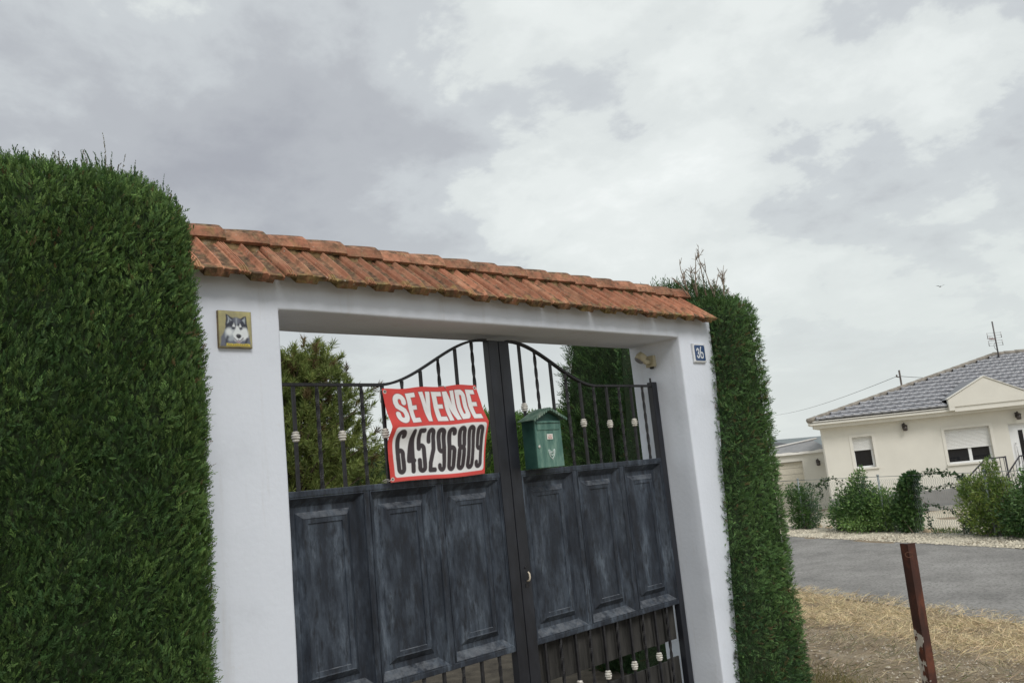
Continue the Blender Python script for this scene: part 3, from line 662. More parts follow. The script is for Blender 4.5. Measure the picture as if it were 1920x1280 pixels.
# ------------------------------------------------------------------ painted tile with a dog, number plate
def build_dog_tile():
    n = 150; u = np.linspace(0, 1, n); X, Y = np.meshgrid(u, u, indexing='ij')
    img = np.zeros((n, n, 3))+np.array((0.36, 0.33, 0.17)); Pn = np.stack([X.ravel()*9, Y.ravel()*9], 1)
    w = wav(Pn, 31, 1.0, 4).reshape(n, n)[..., None]; img += w*np.array((.10, .09, .02)); s = .03
    jx = .012*wav(Pn, 32, 2.5, 3).reshape(n, n); X, Y = X+jx, Y+.012*wav(Pn, 33, 2.5, 3).reshape(n, n)
    dark, mid, lite, wht = (0.035, 0.038, 0.055), (0.13, 0.14, 0.18), (0.36, 0.40, 0.44), (0.70, 0.74, 0.76)
    paint(img, d_poly(X, Y, [(.02, .02), (.05, .28), (.16, .44), (.30, .5), (.75, .5), (.9, .35), (.97, .03)]), mid, .05)
    paint(img, d_poly(X, Y, [(.18, .42), (.22, .92), (.44, .80), (.66, .80), (.83, .88), (.88, .42), (.7, .3), (.35, .3)]), dark, s)
    paint(img, d_poly(X, Y, [(.25, .66), (.27, .86), (.40, .74)]), lite, .04); paint(img, d_poly(X, Y, [(.70, .75), (.80, .83), (.80, .66)]), lite, .04)
    paint(img, d_poly(X, Y, [(.30, .68), (.31, .78), (.37, .72)]), dark, .04)
    paint(img, d_ell(X, Y, .54, .74, .12, .09), mid, .06); paint(img, d_box(X, Y, .52, .55, .55, .80), lite, .05)
    paint(img, d_ell(X, Y, .33, .36, .17, .19), lite, .06); paint(img, d_ell(X, Y, .76, .38, .13, .17), wht, .06)
    paint(img, d_ell(X, Y, .30, .42, .10, .09), wht, .08)
    paint(img, d_poly(X, Y, [(.40, .58), (.45, .67), (.49, .58), (.46, .54)]), wht, .04); paint(img, d_poly(X, Y, [(.60, .58), (.63, .66), (.68, .58), (.64, .54)]), wht, .04)
    paint(img, d_poly(X, Y, [(.54, .60), (.40, .36), (.46, .18), (.60, .12), (.70, .22), (.70, .38), (.60, .56)]), wht, .05)
    paint(img, d_ell(X, Y, .43, .53, .055, .03, .3), dark, .03); paint(img, d_ell(X, Y, .665, .53, .045, .028, -.3), dark, .03)
    paint(img, d_ell(X, Y, .585, .31, .075, .065), (0.02, 0.02, 0.025), .03); paint(img, d_ell(X, Y, .57, .34, .03, .015), (.12, .12, .14), .03)
    paint(img, d_path(X, Y, [(.44, .26), (.52, .17), (.57, .21), (.62, .17), (.72, .27)], .012), (.16, .15, .18), .03)
    paint(img, d_ell(X, Y, .58, .15, .06, .03), (.33, .25, .30), .03)
    paint(img, d_path(X, Y, [(.78, .10), (.84, .24)], .03), dark, .05); paint(img, d_path(X, Y, [(.2, .12), (.25, .28)], .03), dark, .06)
    paint(img, d_box(X, Y, .20, .92, .03, .105), (0.55, 0.45, 0.07), .02)
    for q in range(9): paint(img, d_path(X, Y, [(.25+q*.07, .05), (.27+q*.07, .085), (.29+q*.07, .055)], .008), (.25, .16, .04), .02)
    x0, x1, z0, z1 = -.288, -.142, 2.355, 2.512
    Xp, Zp = x0+(x1-x0)*u[:, None]+0*u[None, :], z0+(z1-z0)*u[None, :]+0*u[:, None]
    lip = np.minimum(np.minimum(u[:, None], 1-u[:, None])+0*u[None, :], np.minimum(u[None, :], 1-u[None, :])+0*u[:, None])
    Yp = -.0205+.004*np.exp(-lip/.02)
    t = thing('painted_tile', 'square painted tile of a grey and white husky on the left pillar', 'tile')
    me = np_mesh('glazed_face', np.stack([Xp, Yp, Zp], -1).reshape(-1, 3), grid_faces(n, n), print_mat('tile_glaze', .3, .5, .06), col=img.reshape(-1, 3), smooth=True)
    link(bpy.data.objects.new('glazed_face', me), t)
    b = MB(); b.box(x0-.001, x1+.001, -.0163, .004, z0-.001, z1+.001); b.build('tile_body', noise_mat('tile_edge', [(.3, (.10, .07, .04)), (.7, (.30, .24, .14))], 30, .8), t)
build_dog_tile()
def build_number():
    nx, ny = 110, 120; W, H = .145, .131; X, Y = np.meshgrid(np.linspace(0, W, nx), np.linspace(0, H, ny), indexing='ij')
    img = np.zeros((nx, ny, 3))+np.array((.70, .72, .74)); s = .0022
    paint(img, d_box(X, Y, .011, W-.009, .010, H-.009, .014), (0.020, 0.055, 0.150), s)
    paint(img, glyph(X, Y, '3', .034, .066, .028, .100, .0092), (.72, .75, .78), s)
    paint(img, np.minimum(glyph(X, Y, '0', .075, .113, .028, .074, .0085), d_path(X, Y, [(.0793, .052), (.0797, .078), (.0835, .094), (.090, .108)], .0044)), (.72, .75, .78), s)
    for cx, cy in ((.006, .125), (W-.006, .125), (W-.006, .006)): paint(img, d_ell(X, Y, cx, cy, .0035, .0035), (.10, .11, .13), s)
    dm = np.minimum(np.minimum(X, W-X), np.minimum(Y, H-Y))
    P = np.stack([3.130+X, -.020+.005*np.exp(-dm/.007), 2.367+Y], -1).reshape(-1, 3)
    t = thing('house_number', 'small blue enamel house number 36 on the right pillar', 'number plate')
    link(bpy.data.objects.new('enamel_face', np_mesh('enamel_face', P, grid_faces(nx, ny), print_mat('enamel', .25, .5, .04), col=img.reshape(-1, 3), smooth=True)), t)
    b = MB(); b.box(3.129, 3.276, -.0146, .004, 2.366, 2.499); b.build('plate_body', plain('plate_white', (.6, .62, .64), .4), t)
build_number()

# ------------------------------------------------------------------ mailbox
def build_mailbox():
    t = thing('mailbox', 'green metal mailbox with a gabled roof on the right gate leaf', 'mailbox')
    x0, x1, y0, y1, z0, z1 = 1.618, 1.836, .100, .205, 1.737, 2.020; xm = (x0+x1)/2
    gm = noise_mat('green_paint', [(.34, (.050, .125, .105)), (.47, (.080, .175, .145)), (.57, (.14, .25, .205)), (.7, (.25, .36, .31))], 15, .45, .15, 60, stretch=(1.3, 1, .35), spec=.4, nrough=.65, bdist=.003)
    gd = noise_mat('shaded_green_paint', [(.3, (.018, .06, .052)), (.7, (.035, .10, .082))], 14, .45, .1)  # same green, darkened to put the side's shade into the colour
    b = MB(); b.prism([(x0, z0), (x1, z0), (x1, z1), (xm, z1+.048), (x0, z1)], y0+.008, y1); b.build('body', gd, t, bevel=.002)
    b = MB(); b.box(x0+.001, x1-.001, y0-.002, y0+.0075, z0+.001, z1-.012); door = b.build('door', gm, t, bevel=.003)
    b = MB(); b.box(x0+.016, x1-.016, y0-.0055, y0-.0022, z1-.066, z1-.026); b.build('slot_flap', gm, door, bevel=.003)
    b = MB(); b.box(x0+.012, x1-.012, y0-.0125, y0-.0022, z1-.0255, z1-.018); b.build('slot_hood', gm, door, bevel=.002)
    # name plate with a pink card
    wm = plain('plate_cream', (.68, .66, .62), .4); pk = noise_mat('pink_card', [(.4, (.62, .58, .55)), (.6, (.50, .26, .24))], 90, .6)
    b = MB(); b.box(xm-.018, xm+.030, y0-.0062, y0-.0022, z1-.122, z1-.090); npz = b.build('name_plate', wm, door, bevel=.002)
    b = MB(); b.box(xm-.010, xm+.022, y0-.0078, y0-.0064, z1-.116, z1-.096); b.build('name_card', pk, npz)
    b = MB(); b.lathe([(.0085, 0), (.0085, .004), (.006, .006), (.002, .0055)], (x0+.022, y0-.0022, z1-.160), (0, -1, 0), 14); lk = b.build('lock', wm, door)
    b = MB(); b.box(x0+.0208, x0+.0232, y0-.0092, y0-.0084, z1-.165, z1-.155); b.build('keyhole', MAT['iron'], lk)
    # post-horn emblem: bell, coil and mouthpiece in white line
    ln = plain('emblem_white', (.60, .68, .66), .5); cx, cz = xm+.010, z0+.075
    b = MB(); yk = y0-.0034
    b.tube([(cx+.026, yk, cz+.028), (cx+.022, yk, cz+.004), (cx+.012, yk, cz-.016), (cx, yk, cz-.024), (cx-.014, yk, cz-.014), (cx-.022, yk, cz+.006), (cx-.024, yk, cz+.026)], .0024, n=6)
    b.tube([(cx-.024, yk, cz+.026), (cx-.014, yk, cz+.026), (cx-.012, yk, cz+.010), (cx-.004, yk, cz-.008)], .0022, n=6)
    b.tube([(cx+.010*math.cos(a), yk, cz+.004+.011*math.sin(a)) for a in np.linspace(0, 6.28, 15)], .0024, n=6)
    b.tube([(cx+.026, yk, cz+.028), (cx+.016, yk, cz+.024), (cx+.012, yk, cz+.010)], .0022, n=6)
    b.tube([(cx-.006, yk, cz-.024), (cx+.006, yk, cz-.024), (cx, yk, cz-.032)], .0022, n=6); b.build('post_horn_emblem', ln, door)
    # gabled roof, scalloped along the front verge
    rmt = noise_mat('weathered_green', [(.3, (.05, .11, .085)), (.55, (.12, .19, .15)), (.8, (.27, .31, .27))], 18, .6, .2, 50)
    b = MB(); ov = .030; zr = z1+.062; ze = z1-.004
    for sx in (-1, 1):
        xe = xm+sx*((x1-x0)/2+ov); n = 9
        vv = []
        for i in range(n+1):
            q = i/n; x = xm+(xe-xm)*q; z = zr+(ze-zr)*q; vv += [(x, y0-.030, z), (x, y1, z), (x, y1, z-.005), (x, y0-.030, z-.005)]
        ff = [(4*i+k, 4*i+(k+1) % 4, 4*i+4+(k+1) % 4, 4*i+4+k) for i in range(n) for k in range(4)]+[(0, 1, 2, 3), (4*n+3, 4*n+2, 4*n+1, 4*n)]
        b.add(vv, ff)
    roof = b.build('roof', rmt, t)
    b = MB()
    for sx in (-1, 1):
        xe = xm+sx*((x1-x0)/2+ov); n = 7
        for i in range(n):
            q0, q1 = (i+.06)/n, (i+.94)/n; qm = (q0+q1)/2
            P = lambda q: (xm+(xe-xm)*q, zr+(ze-zr)*q)
            (ax, az), (bx, bz), (mx_, mz) = P(q0), P(q1), P(qm)
            b.prism([(ax, az+.002), (bx, bz+.002), (bx, bz-.008), (mx_+(bx-mx_)*.6, (mz+bz)/2-.013), (mx_, mz-.016), (mx_+(ax-mx_)*.6, (mz+az)/2-.013), (ax, az-.008)], y0-.034, y0-.0303)
    b.build('scalloped_edge', rmt, roof)
    b = MB()
    for i in range(8):
        yy = y0-.02+i*.0165; b.tube([(xm-((x1-x0)/2+ov), yy, ze+.001), (xm-.004, yy, zr+.001)], .0016, n=5); b.tube([(xm+((x1-x0)/2+ov), yy, ze+.001), (xm+.004, yy, zr+.001)], .0016, n=5)
    b.build('roof_seam', rmt, roof)
build_mailbox()

# ------------------------------------------------------------------ sensor lamp on the inside of the right pillar
def build_sensor():
    t = thing('sensor_lamp', 'small cream motion sensor fixed inside the right pillar above the gate', 'sensor')
    cr = noise_mat('aged_cream_plastic', [(.3, (.40, .36, .24)), (.7, (.58, .54, .40))], 20, .5)
    b = MB(); b.box(2.972, 3.002, .215, .290, 2.372, 2.452); b.build('base', cr, t, bevel=.006)
    b = MB(); b.tube([(2.972, .255, 2.405), (2.945, .262, 2.408), (2.925, .272, 2.424)], [.020, .018, .020], n=12); b.build('arm', cr, t)
    ax = Vector((-.45, .45, -.78)).normalized(); c = Vector((2.918, .285, 2.440))
    b = MB(); b.lathe([(.010, -.040), (.028, -.036), (.036, -.020), (.038, .0), (.037, .018)], c, ax, 20); b.build('head', cr, t)
    b = MB(); b.lathe([(.0345, .0182), (.033, .026), (.022, .034), (.004, .037)], c, ax, 20); b.build('lens', plain('grey_lens', (.20, .20, .21), .2), t)
    b = MB(); b.lathe([(.016, 0), (.014, -.010), (.004, -.014)], (2.987, .250, 2.3715), (0, 0, 1), 12); b.build('dial', plain('dark_plastic', (.03, .03, .03), .4), t)
build_sensor()

# ------------------------------------------------------------------ foliage helpers
def unit(v): return v/np.maximum(np.linalg.norm(v, axis=1, keepdims=True), 1e-9)
def leaf_cloud(name, P, D, L, Wd, col, mat, curl=0.15, rng=RNG, side=None, wide=0.45):
    """one bent, pointed leaf (two triangles either side of a fold) for every point"""
    n = len(P); D = unit(D); r = rng.normal(size=(n, 3)) if side is None else side
    S = unit(np.cross(D, r)); Nn = np.cross(S, D); L = np.asarray(L).reshape(-1, 1)*np.ones((n, 1)); Wd = np.asarray(Wd).reshape(-1, 1)*np.ones((n, 1))
    mid = P+D*L*wide+Nn*L*curl*.5; tip = P+D*L-Nn*L*curl*.4
    V = np.stack([P, mid-S*Wd/2, tip, mid+S*Wd/2], 1).reshape(-1, 3)
    F = np.arange(4*n).reshape(n, 4); C = np.repeat(col, 4, axis=0)
    return np_mesh(name, V, F, mat, col=C)
def rounded_hull(h, rad, step=0.08):
    """rounded box hull centred at 0: vertices, quads"""
    V = []; F = []; h = np.array(h, float)
    for ax in range(3):
        for sg in (-1, 1):
            a, b = [(1, 2), (2, 0), (0, 1)][ax]; na, nb = max(4, int(2*h[a]/step)), max(4, int(2*h[b]/step))
            A, B_ = np.meshgrid(np.linspace(-h[a], h[a], na), np.linspace(-h[b], h[b], nb), indexing='ij')
            q = np.zeros((na*nb, 3)); q[:, ax] = sg*h[ax]; q[:, a] = A.ravel(); q[:, b] = B_.ravel()
            f = grid_faces(na, nb)+sum(len(v) for v in V)
            V.append(q); F.append(f if sg > 0 else f[:, ::-1])
    Q = np.concatenate(V); F = np.concatenate(F); c = np.clip(Q, -(h-rad), h-rad); d = Q-c
    return c+unit(d)*rad, F
def sample(V, F, n, rng=RNG, w=None):
    a, b, c, d = (V[F[:, i]] for i in range(4)); N1 = np.cross(c-a, d-b); A = np.linalg.norm(N1, axis=1)/2
    ctr = (a+b+c+d)/4; p = A.copy()
    if w is not None: p *= w(ctr, unit(N1))
    i = rng.choice(len(F), n, p=p/p.sum()); u, v = rng.random((n, 1)), rng.random((n, 1))
    P = (a[i]*(1-u)+b[i]*u)*(1-v)+(d[i]*(1-u)+c[i]*u)*v
    return P, unit(N1[i])
MAT['cypress'] = leaf_mat('cypress_leaf', .6, .22, .2)
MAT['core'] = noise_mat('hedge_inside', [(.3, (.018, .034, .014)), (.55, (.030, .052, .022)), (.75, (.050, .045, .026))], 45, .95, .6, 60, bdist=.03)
MAT['twig'] = noise_mat('bare_twig', [(.3, (.16, .12, .09)), (.7, (.34, .29, .24))], 30, .9)
def green(n, a, b, t, jit=.25, rng=RNG):
    t = np.clip(t, 0, 1)[:, None]; c = np.array(a)*(1-t)+np.array(b)*t
    return c*rng.uniform(1-jit, 1+jit, (n, 1))*rng.uniform(.93, 1.07, (n, 3))
def hedge(name, label, centre, half, rad, warp, nleaf, group=None, seed=1, L=(.009, .020), Wd=(.0030, .0051), ca=(.048, .100, .033), cb=(.175, .285, .082),
          up=1.1, weight=None, shoots=None, lump=.03, brown=.04):
    rng = np.random.default_rng(seed); t = thing(name, label, 'hedge', (0, 0, 0), group); nleaf = nleaf//7
    V, F = rounded_hull(half, rad); 
    nrm = np.zeros_like(V); 
    a, b, c, d = (V[F[:, i]] for i in range(4)); fn = unit(np.cross(c-a, d-b)); ctr = (a+b+c+d)/4
    if np.sum(fn*ctr) < 0: F = F[:, ::-1]; fn = -fn
    for i in range(4): np.add.at(nrm, F[:, i], fn)
    nrm = unit(nrm)
    V = warp(V+np.array(centre)); V = V+nrm*(lump*wav(V, seed+50, 3.4, 4)[:, None])
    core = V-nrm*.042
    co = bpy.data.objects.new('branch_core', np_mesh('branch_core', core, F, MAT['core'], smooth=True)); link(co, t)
    P, Nn = sample(V, F, nleaf, rng, weight)
    # clumps: fine sprays share a direction
    cl = unit(np.stack([wav(P, seed+60+k, 26.0, 2) for k in range(3)], 1)+1e-6)
    depth = rng.random(nleaf)**1.2*.040
    P2 = P-Nn*depth[:, None]+rng.normal(size=P.shape)*.006
    D = Nn*rng.uniform(.25, .95, (nleaf, 1))+np.array([0, 0, up])*rng.uniform(.3, 1.5, (nleaf, 1))+cl*.38+rng.normal(size=P.shape)*.40
    tone = .40+.40*wav(P*np.array([1., 1., .45]), seed+70, 3.4, 3)+.16*wav(P, seed+71, 22.0, 2)+rng.normal(size=nleaf)*.26
    col = green(nleaf, ca, cb, tone, .28, rng)
    br = rng.random(nleaf) < brown*(1+.9*wav(P, seed+72, 3.0, 2)); col[br] = np.array((.13, .095, .045))*rng.uniform(.6, 1.3, (br.sum(), 1))
    # every spray is a flat fan of seven leaflets
    ln = rng.uniform(*L, nleaf)*1.9; ax_ = unit(D); pn = unit(rng.normal(size=P.shape)+Nn*.6); S_ = unit(np.cross(ax_, pn)); pn = np.cross(S_, ax_)
    Pl, Dl, Ll, Wl, Cl, Sl = [], [], [], [], [], []
    for k, tp in enumerate((0., .14, .28, .42, .56, .70, .84)):
        sg = 0 if k == 6 else (1 if k % 2 else -1); a_ = rng.normal(.46, .15, (nleaf, 1))
        Pl.append(P2+ax_*(ln*tp)[:, None]); Dl.append(ax_*np.cos(a_*sg)+S_*np.sin(a_*sg)+rng.normal(size=P.shape)*.10); Ll.append(ln*(.50-.26*tp)*rng.uniform(.8, 1.2, nleaf))
        Wl.append(rng.uniform(*Wd, nleaf)); Cl.append(col*(.82+.36*tp)*rng.uniform(.85, 1.15, (nleaf, 1))); Sl.append(pn)
    cat = np.concatenate
    fo = bpy.data.objects.new('foliage', leaf_cloud('foliage', cat(Pl), cat(Dl), cat(Ll), cat(Wl), cat(Cl), MAT['cypress'], .10, rng, side=cat(Sl))); link(fo, t); struct(fo, 'stuff')
    if shoots:
        sp = shoots(rng); Pp, Dd, Ll, Ww, Cc = [], [], [], [], []
        for (p, dr, lg, c_) in sp:
            m_ = max(10, int(lg/.0019)); q = rng.random(m_)[:, None]; dr = np.array(dr)/np.linalg.norm(dr)
            bend = rng.normal(size=3)*.12
            Pp.append(np.array(p)+dr*lg*q+bend*lg*q*q); Dd.append(dr+rng.normal(size=(m_, 3))*.22); Ll.append(rng.uniform(.007, .016, m_)*(1.3-.8*q[:, 0])); Ww.append(rng.uniform(.0022, .004, m_))
            Cc.append(np.array(c_)*rng.uniform(.7, 1.3, (m_, 1)))
        so = bpy.data.objects.new('shoots', leaf_cloud('shoots', np.concatenate(Pp), np.concatenate(Dd), np.concatenate(Ll), np.concatenate(Ww), np.concatenate(Cc), MAT['cypress'], .1, rng)); link(so, t); struct(so, 'stuff')
    return t

# left hedge: big clipped block, its rounded end butting on the pillar
def warp_left(V):
    V = V.copy(); V[:, 0] += np.clip((V[:, 0]+1.2)/.5, 0, 1)*(.042*np.clip((2.75-V[:, 2])/.7, 0, 1)); return V
def left_shoots(rng):
    out = []
    for i in range(520):
        x = rng.uniform(-2.3, -.56); y = rng.uniform(-.46, .25); dx_, dy_ = max(0, x+.765), max(0, -.23-y); z = 2.712+math.sqrt(max(0, .0625-dx_**2-dy_**2))
        g_ = (.045, .10, .024) if rng.random() < .75 else (.10, .085, .045)
        out.append(((x, y, z-.015), (rng.normal()*.16, rng.normal()*.16, 1), rng.uniform(.02, .058)*(1.2 if x > -.9 else .85), g_))
    for x, y, l in ((-.775, -.30, .165), (-.86, -.3, .10), (-.67, -.3, .10), (-.63, -.28, .095), (-.72, -.32, .11), (-.59, -.3, .10), (-.55, -.3, .07), (-1.0, -.3, .08), (-1.12, -.3, .07)):
        out.append(((x, y+.14, 2.700+math.sqrt(max(.005, .0625-max(0, x+.765)**2))), (rng.normal()*.1, 0, 1), l, (.13, .12, .065)))
    for i in range(60):
        z = rng.uniform(.9, 2.7); out.append(((-.525, rng.uniform(-.18, .1), z), (1, -.4+rng.normal()*.3, .9), rng.uniform(.03, .06), (.05, .10, .03)))
    return out
hedge('hedge', 'tall dense clipped cypress hedge filling the left side, beside the husky tile pillar', (-1.575, .12, 1.425), (1.06, .60, 1.510), .25, warp_left, 720000, seed=11,
      weight=lambda c, n: np.where(n[:, 1] > .6, .05, 1.0)*np.where(n[:, 0] < -.6, .15, 1)*np.where(c[:, 2] < .6, .4, 1.0)*np.where(c[:, 0] < -1.9, .40, 1.0)*np.where(c[:, 1] > .1, .35, 1), shoots=left_shoots, lump=.014)

# right hedge: narrow clipped column wrapped round the right pillar
def warp_right(V):
    V = V.copy(); V[:, 0] -= np.clip((3.80-V[:, 0])/.40, 0, 1)*.10*np.clip(2.65-V[:, 2], -.2, 3); return V
def right_shoots(rng):
    out = []
    for i in range(170):
        x = rng.uniform(3.42, 3.8); y = rng.uniform(-.1, .6)
        dx_, dy_ = max(0, x-3.745, 3.535-x), max(0, -.005-y); out.append(((x, y, 2.70+math.sqrt(max(0, .0225-dx_**2-dy_**2))), (rng.normal()*.3, rng.normal()*.3, 1), rng.uniform(.03, .07), (.06, .13, .04)))
    for i in range(80):
        q = rng.random()*.8; out.append(((3.44-.20*q+rng.normal()*.03, .02+rng.normal()*.07, 2.80+.20*q+rng.normal()*.025), (-.5+rng.normal()*.4, rng.normal()*.4, .9), rng.uniform(.05, .11), np.array((.07, .13, .045))*rng.uniform(.7, 1.3)))
    for i in range(70):
        z = rng.uniform(.2, 2.6); out.append(((3.79, -.02+rng.normal()*.05, z), (1, -.4+rng.normal()*.3, .5), rng.uniform(.03, .07), (.05, .11, .028)))
    for i in range(0):
        z = rng.uniform(.2, 2.6); out.append(((3.20, -.2+rng.normal()*.03, z), (-1, rng.normal()*.3, .3), rng.uniform(.02, .05), (.03, .07, .022)))
    return out
hr = hedge('hedge', 'narrow clipped cypress hedge column beside the house number, with dead twigs on top', (3.640, .40, 1.40), (.255, .555, 1.46), .15, warp_right, 230000, seed=23,
           weight=lambda c, n: np.where(n[:, 1] > .6, .4, 1.0)*np.where((n[:, 0] < -.6) & (c[:, 1] > 0), .08, 1), shoots=right_shoots, lump=.016, up=.35, L=(.012, .030), Wd=(.0036, .0066), ca=(.042, .096, .040), cb=(.145, .255, .085))
def dead_twigs(parent, bases, seed=3):
    rng = random.Random(seed); b = MB()
    def grow(p, d, lg, r, lev):
        pts = [Vector(p)]; d = Vector(d).normalized(); n = 6
        for i in range(n):
            d = (d+Vector((rng.gauss(0, .10), rng.gauss(0, .10), rng.gauss(.05, .08)))).normalized(); pts.append(pts[-1]+d*lg/n)
        b.tube(pts, [r*(1-.75*i/n) for i in range(n+1)], n=5)
        if lev:
            for k in range(rng.randint(4, 7)):
                i = rng.randint(1, n-1); dd = (d+Vector((rng.gauss(0, .75), rng.gauss(0, .5), rng.gauss(.15, .35)))).normalized(); grow(pts[i], dd, lg*rng.uniform(.18, .38), r*.55, lev-1)
    for p, d, lg in bases: grow(p, d, lg, .0062, 2)
    b.build('dead_twigs', MAT['twig'], parent)
dead_twigs(hr, [((3.16, -.02, 2.88), (-.35, 0, 1), .24), ((3.27, -.02, 2.86), (-.10, 0, 1), .30), ((3.38, -.02, 2.86), (-.14, 0, 1), .34), ((3.52, 0, 2.85), (.08, 0, 1), .32), ((3.64, 0, 2.85), (.30, 0, 1), .27), ((3.34, .03, 2.86), (-.3, 0, 1), .22), ((3.70, 0, 2.84), (.1, 0, 1), .12), ((3.22, .03, 2.86), (-.7, 0, .9), .18), ((3.45, -.04, 2.85), (.0, 0, 1), .17), ((3.58, -.04, 2.85), (-.1, 0, 1), .20)])

# hedge inside the plot, seen through the right half of the gate
def warp_in(V):
    V = V.copy(); V[:, 1] = V[:, 1]-np.clip(V[:, 2]-2.0, 0, 1)*.22*np.clip((V[:, 1]-1.0), 0, 1); return V
hedge('hedge', 'tall dark cypress hedge behind the right gate leaf, inside the garden', (4.15, 1.16, 1.5), (.52, .72, 1.6), .22, warp_in, 110000, seed=31, lump=.03, L=(.03, .07), Wd=(.005, .010), ca=(.034, .080, .030), cb=(.115, .200, .065))
hedge('hedge', 'lower bright green hedge beyond the mailbox, inside the garden', (7.8, 6.7, 1.15), (1.6, .6, 1.42), .16, lambda V: V, 70000, seed=37, lump=.05, L=(.06, .13), Wd=(.012, .024), ca=(.045, .115, .020), cb=(.125, .220, .045),
      weight=lambda c, n: np.where(n[:, 1] > .6, .3, 1), brown=.01)
hedge('hedge', 'far dark green hedge low behind the pine tree and banner', (6.0, 12.6, .95), (4.3, .6, 1.28), .3, lambda V: V+np.stack([0*V[:, 0], 0*V[:, 0], np.where(V[:, 2] > 1, .10*(V[:, 0]-8), 0)], 1), 45000, seed=41, lump=.10, L=(.08, .17), Wd=(.02, .04), ca=(.014, .036, .012), cb=(.05, .09, .025),
      weight=lambda c, n: np.where(n[:, 1] > .6, .05, 1))

# ------------------------------------------------------------------ pine seen through the left half of the gate
def build_pine():
    rng = np.random.default_rng(5); r2 = random.Random(5); cx, cy = 4.16, 7.6
    t = thing('pine_tree', 'young bushy pine tree behind the left gate leaf', 'tree')
    bk = noise_mat('pine_bark', [(.3, (.06, .045, .035)), (.7, (.15, .115, .085))], 12, .95, .8, 40, stretch=(1, 1, .3))
    b = MB(); pts = [(cx, cy, -.1), (cx+.03, cy, .8), (cx-.03, cy+.04, 1.8), (cx+.02, cy, 2.8), (cx, cy, 3.5)]; b.tube(pts, [.12, .10, .08, .05, .02], n=10)
    tips = []
    for i in range(150):
        z = .9+2.55*(i/150)**.9; R_ = 1.12*math.sin(max(.12, min(1, (4.15-z)/3.2))*math.pi*.62)*r2.uniform(.72, 1.12); a = i*2.399+r2.uniform(-.4, .4)
        d = np.array([math.cos(a), math.sin(a), 0]); e = np.array([cx, cy, z])+d*R_+np.array([0, 0, .30*R_+.1])
        p0 = np.array([cx, cy, z]); m_ = p0+(e-p0)*.55+np.array([0, 0, -.05])
        b.tube([p0, m_, e], [.022, .014, .005], n=5)
        for q in range(17):
            f = r2.uniform(.30, 1.05); base = p0+(e-p0)*min(f, 1); tips.append(base+np.array([r2.gauss(0, .12), r2.gauss(0, .12), r2.gauss(.03, .09)]))
    for q in range(30): tips.append(np.array([cx+r2.gauss(0, .1), cy+r2.gauss(0, .1), r2.uniform(3.2, 3.65)]))
    b.build('trunk', bk, t)
    T = np.array(tips); k = 44; P = np.repeat(T, k, 0); n = len(P)
    axis = unit(np.stack([T[:, 0]-cx, T[:, 1]-cy, np.full(len(T), .9)], 1)+rng.normal(size=(len(T), 3))*.3); A = np.repeat(axis, k, 0)
    q = rng.random((n, 1)); P = P+A*q*.13; D = A*.9+rng.normal(size=(n, 3))*.55
    tone = .45+.3*np.repeat(wav(T, 6, 4.0, 3), k)+rng.normal(size=n)*.15
    col = green(n, (.085, .125, .036), (.30, .35, .105), tone, .25, rng)
    dead = np.repeat(rng.random(len(T)) < .08, k); col[dead] = np.array((.17, .125, .06))*rng.uniform(.7, 1.2, (dead.sum(), 1))
    o = bpy.data.objects.new('crown', leaf_cloud('crown', P, D, rng.uniform(.06, .14, n), rng.uniform(.009, .015, n), col, MAT['cypress'], .08, rng)); link(o, t); struct(o, 'stuff')
build_pine()

# ------------------------------------------------------------------ the house across the road
HO_ = (26.071, 10.739, 0.0); HROT = math.atan2(-0.80565, 0.59239)
MAT['cream'] = noise_mat('cream_render', [(.3, (.64, .62, .565)), (.7, (.70, .68, .62))], 1.2, .9, .25, 50, spec=.15)
MAT['trim'] = noise_mat('pale_trim', [(.3, (.66, .64, .585)), (.7, (.72, .70, .645))], 3, .85, .1)
MAT['grey_plinth'] = noise_mat('grey_plinth', [(.3, (.22, .215, .21)), (.7, (.29, .285, .28))], 2, .9, .2)
MAT['pvc'] = plain('white_pvc', (.78, .79, .80), .35, var=.03)
MAT['shutter'] = plain('shutter_white', (.74, .74, .73), .5, var=.03)
def glass_mat():
    m, nt, N, L, B = newmat('dark_window_glass'); B.inputs['Base Color'].default_value = (.012, .013, .016, 1); B.inputs['Roughness'].default_value = .06
    B.inputs['Specular IOR Level'].default_value = .5; return m
MAT['glass'] = glass_mat()
MAT['rail'] = plain('dark_railing', (.045, .045, .055), .45)
def wall_lamp(parent, x, y, z, name='wall_lamp'):
    b = MB(); b.box(x-.05, x+.05, y-.03, y-.002, z-.07, z+.11); b.tube([(x, y-.02, z+.08), (x, y-.10, z+.14), (x, y-.16, z+.09)], .012, n=6)
    b.lathe([(.02, .08), (.095, .045), (.10, .03), (.085, .03)], (x, y-.16, z), (0, 0, 1), 12); b.lathe([(.05, -.14), (.075, -.12), (.08, .028)], (x, y-.16, z), (0, 0, 1), 8)
    return b.build(name, plain('lamp_metal', (.09, .08, .075), .35, .6), parent)
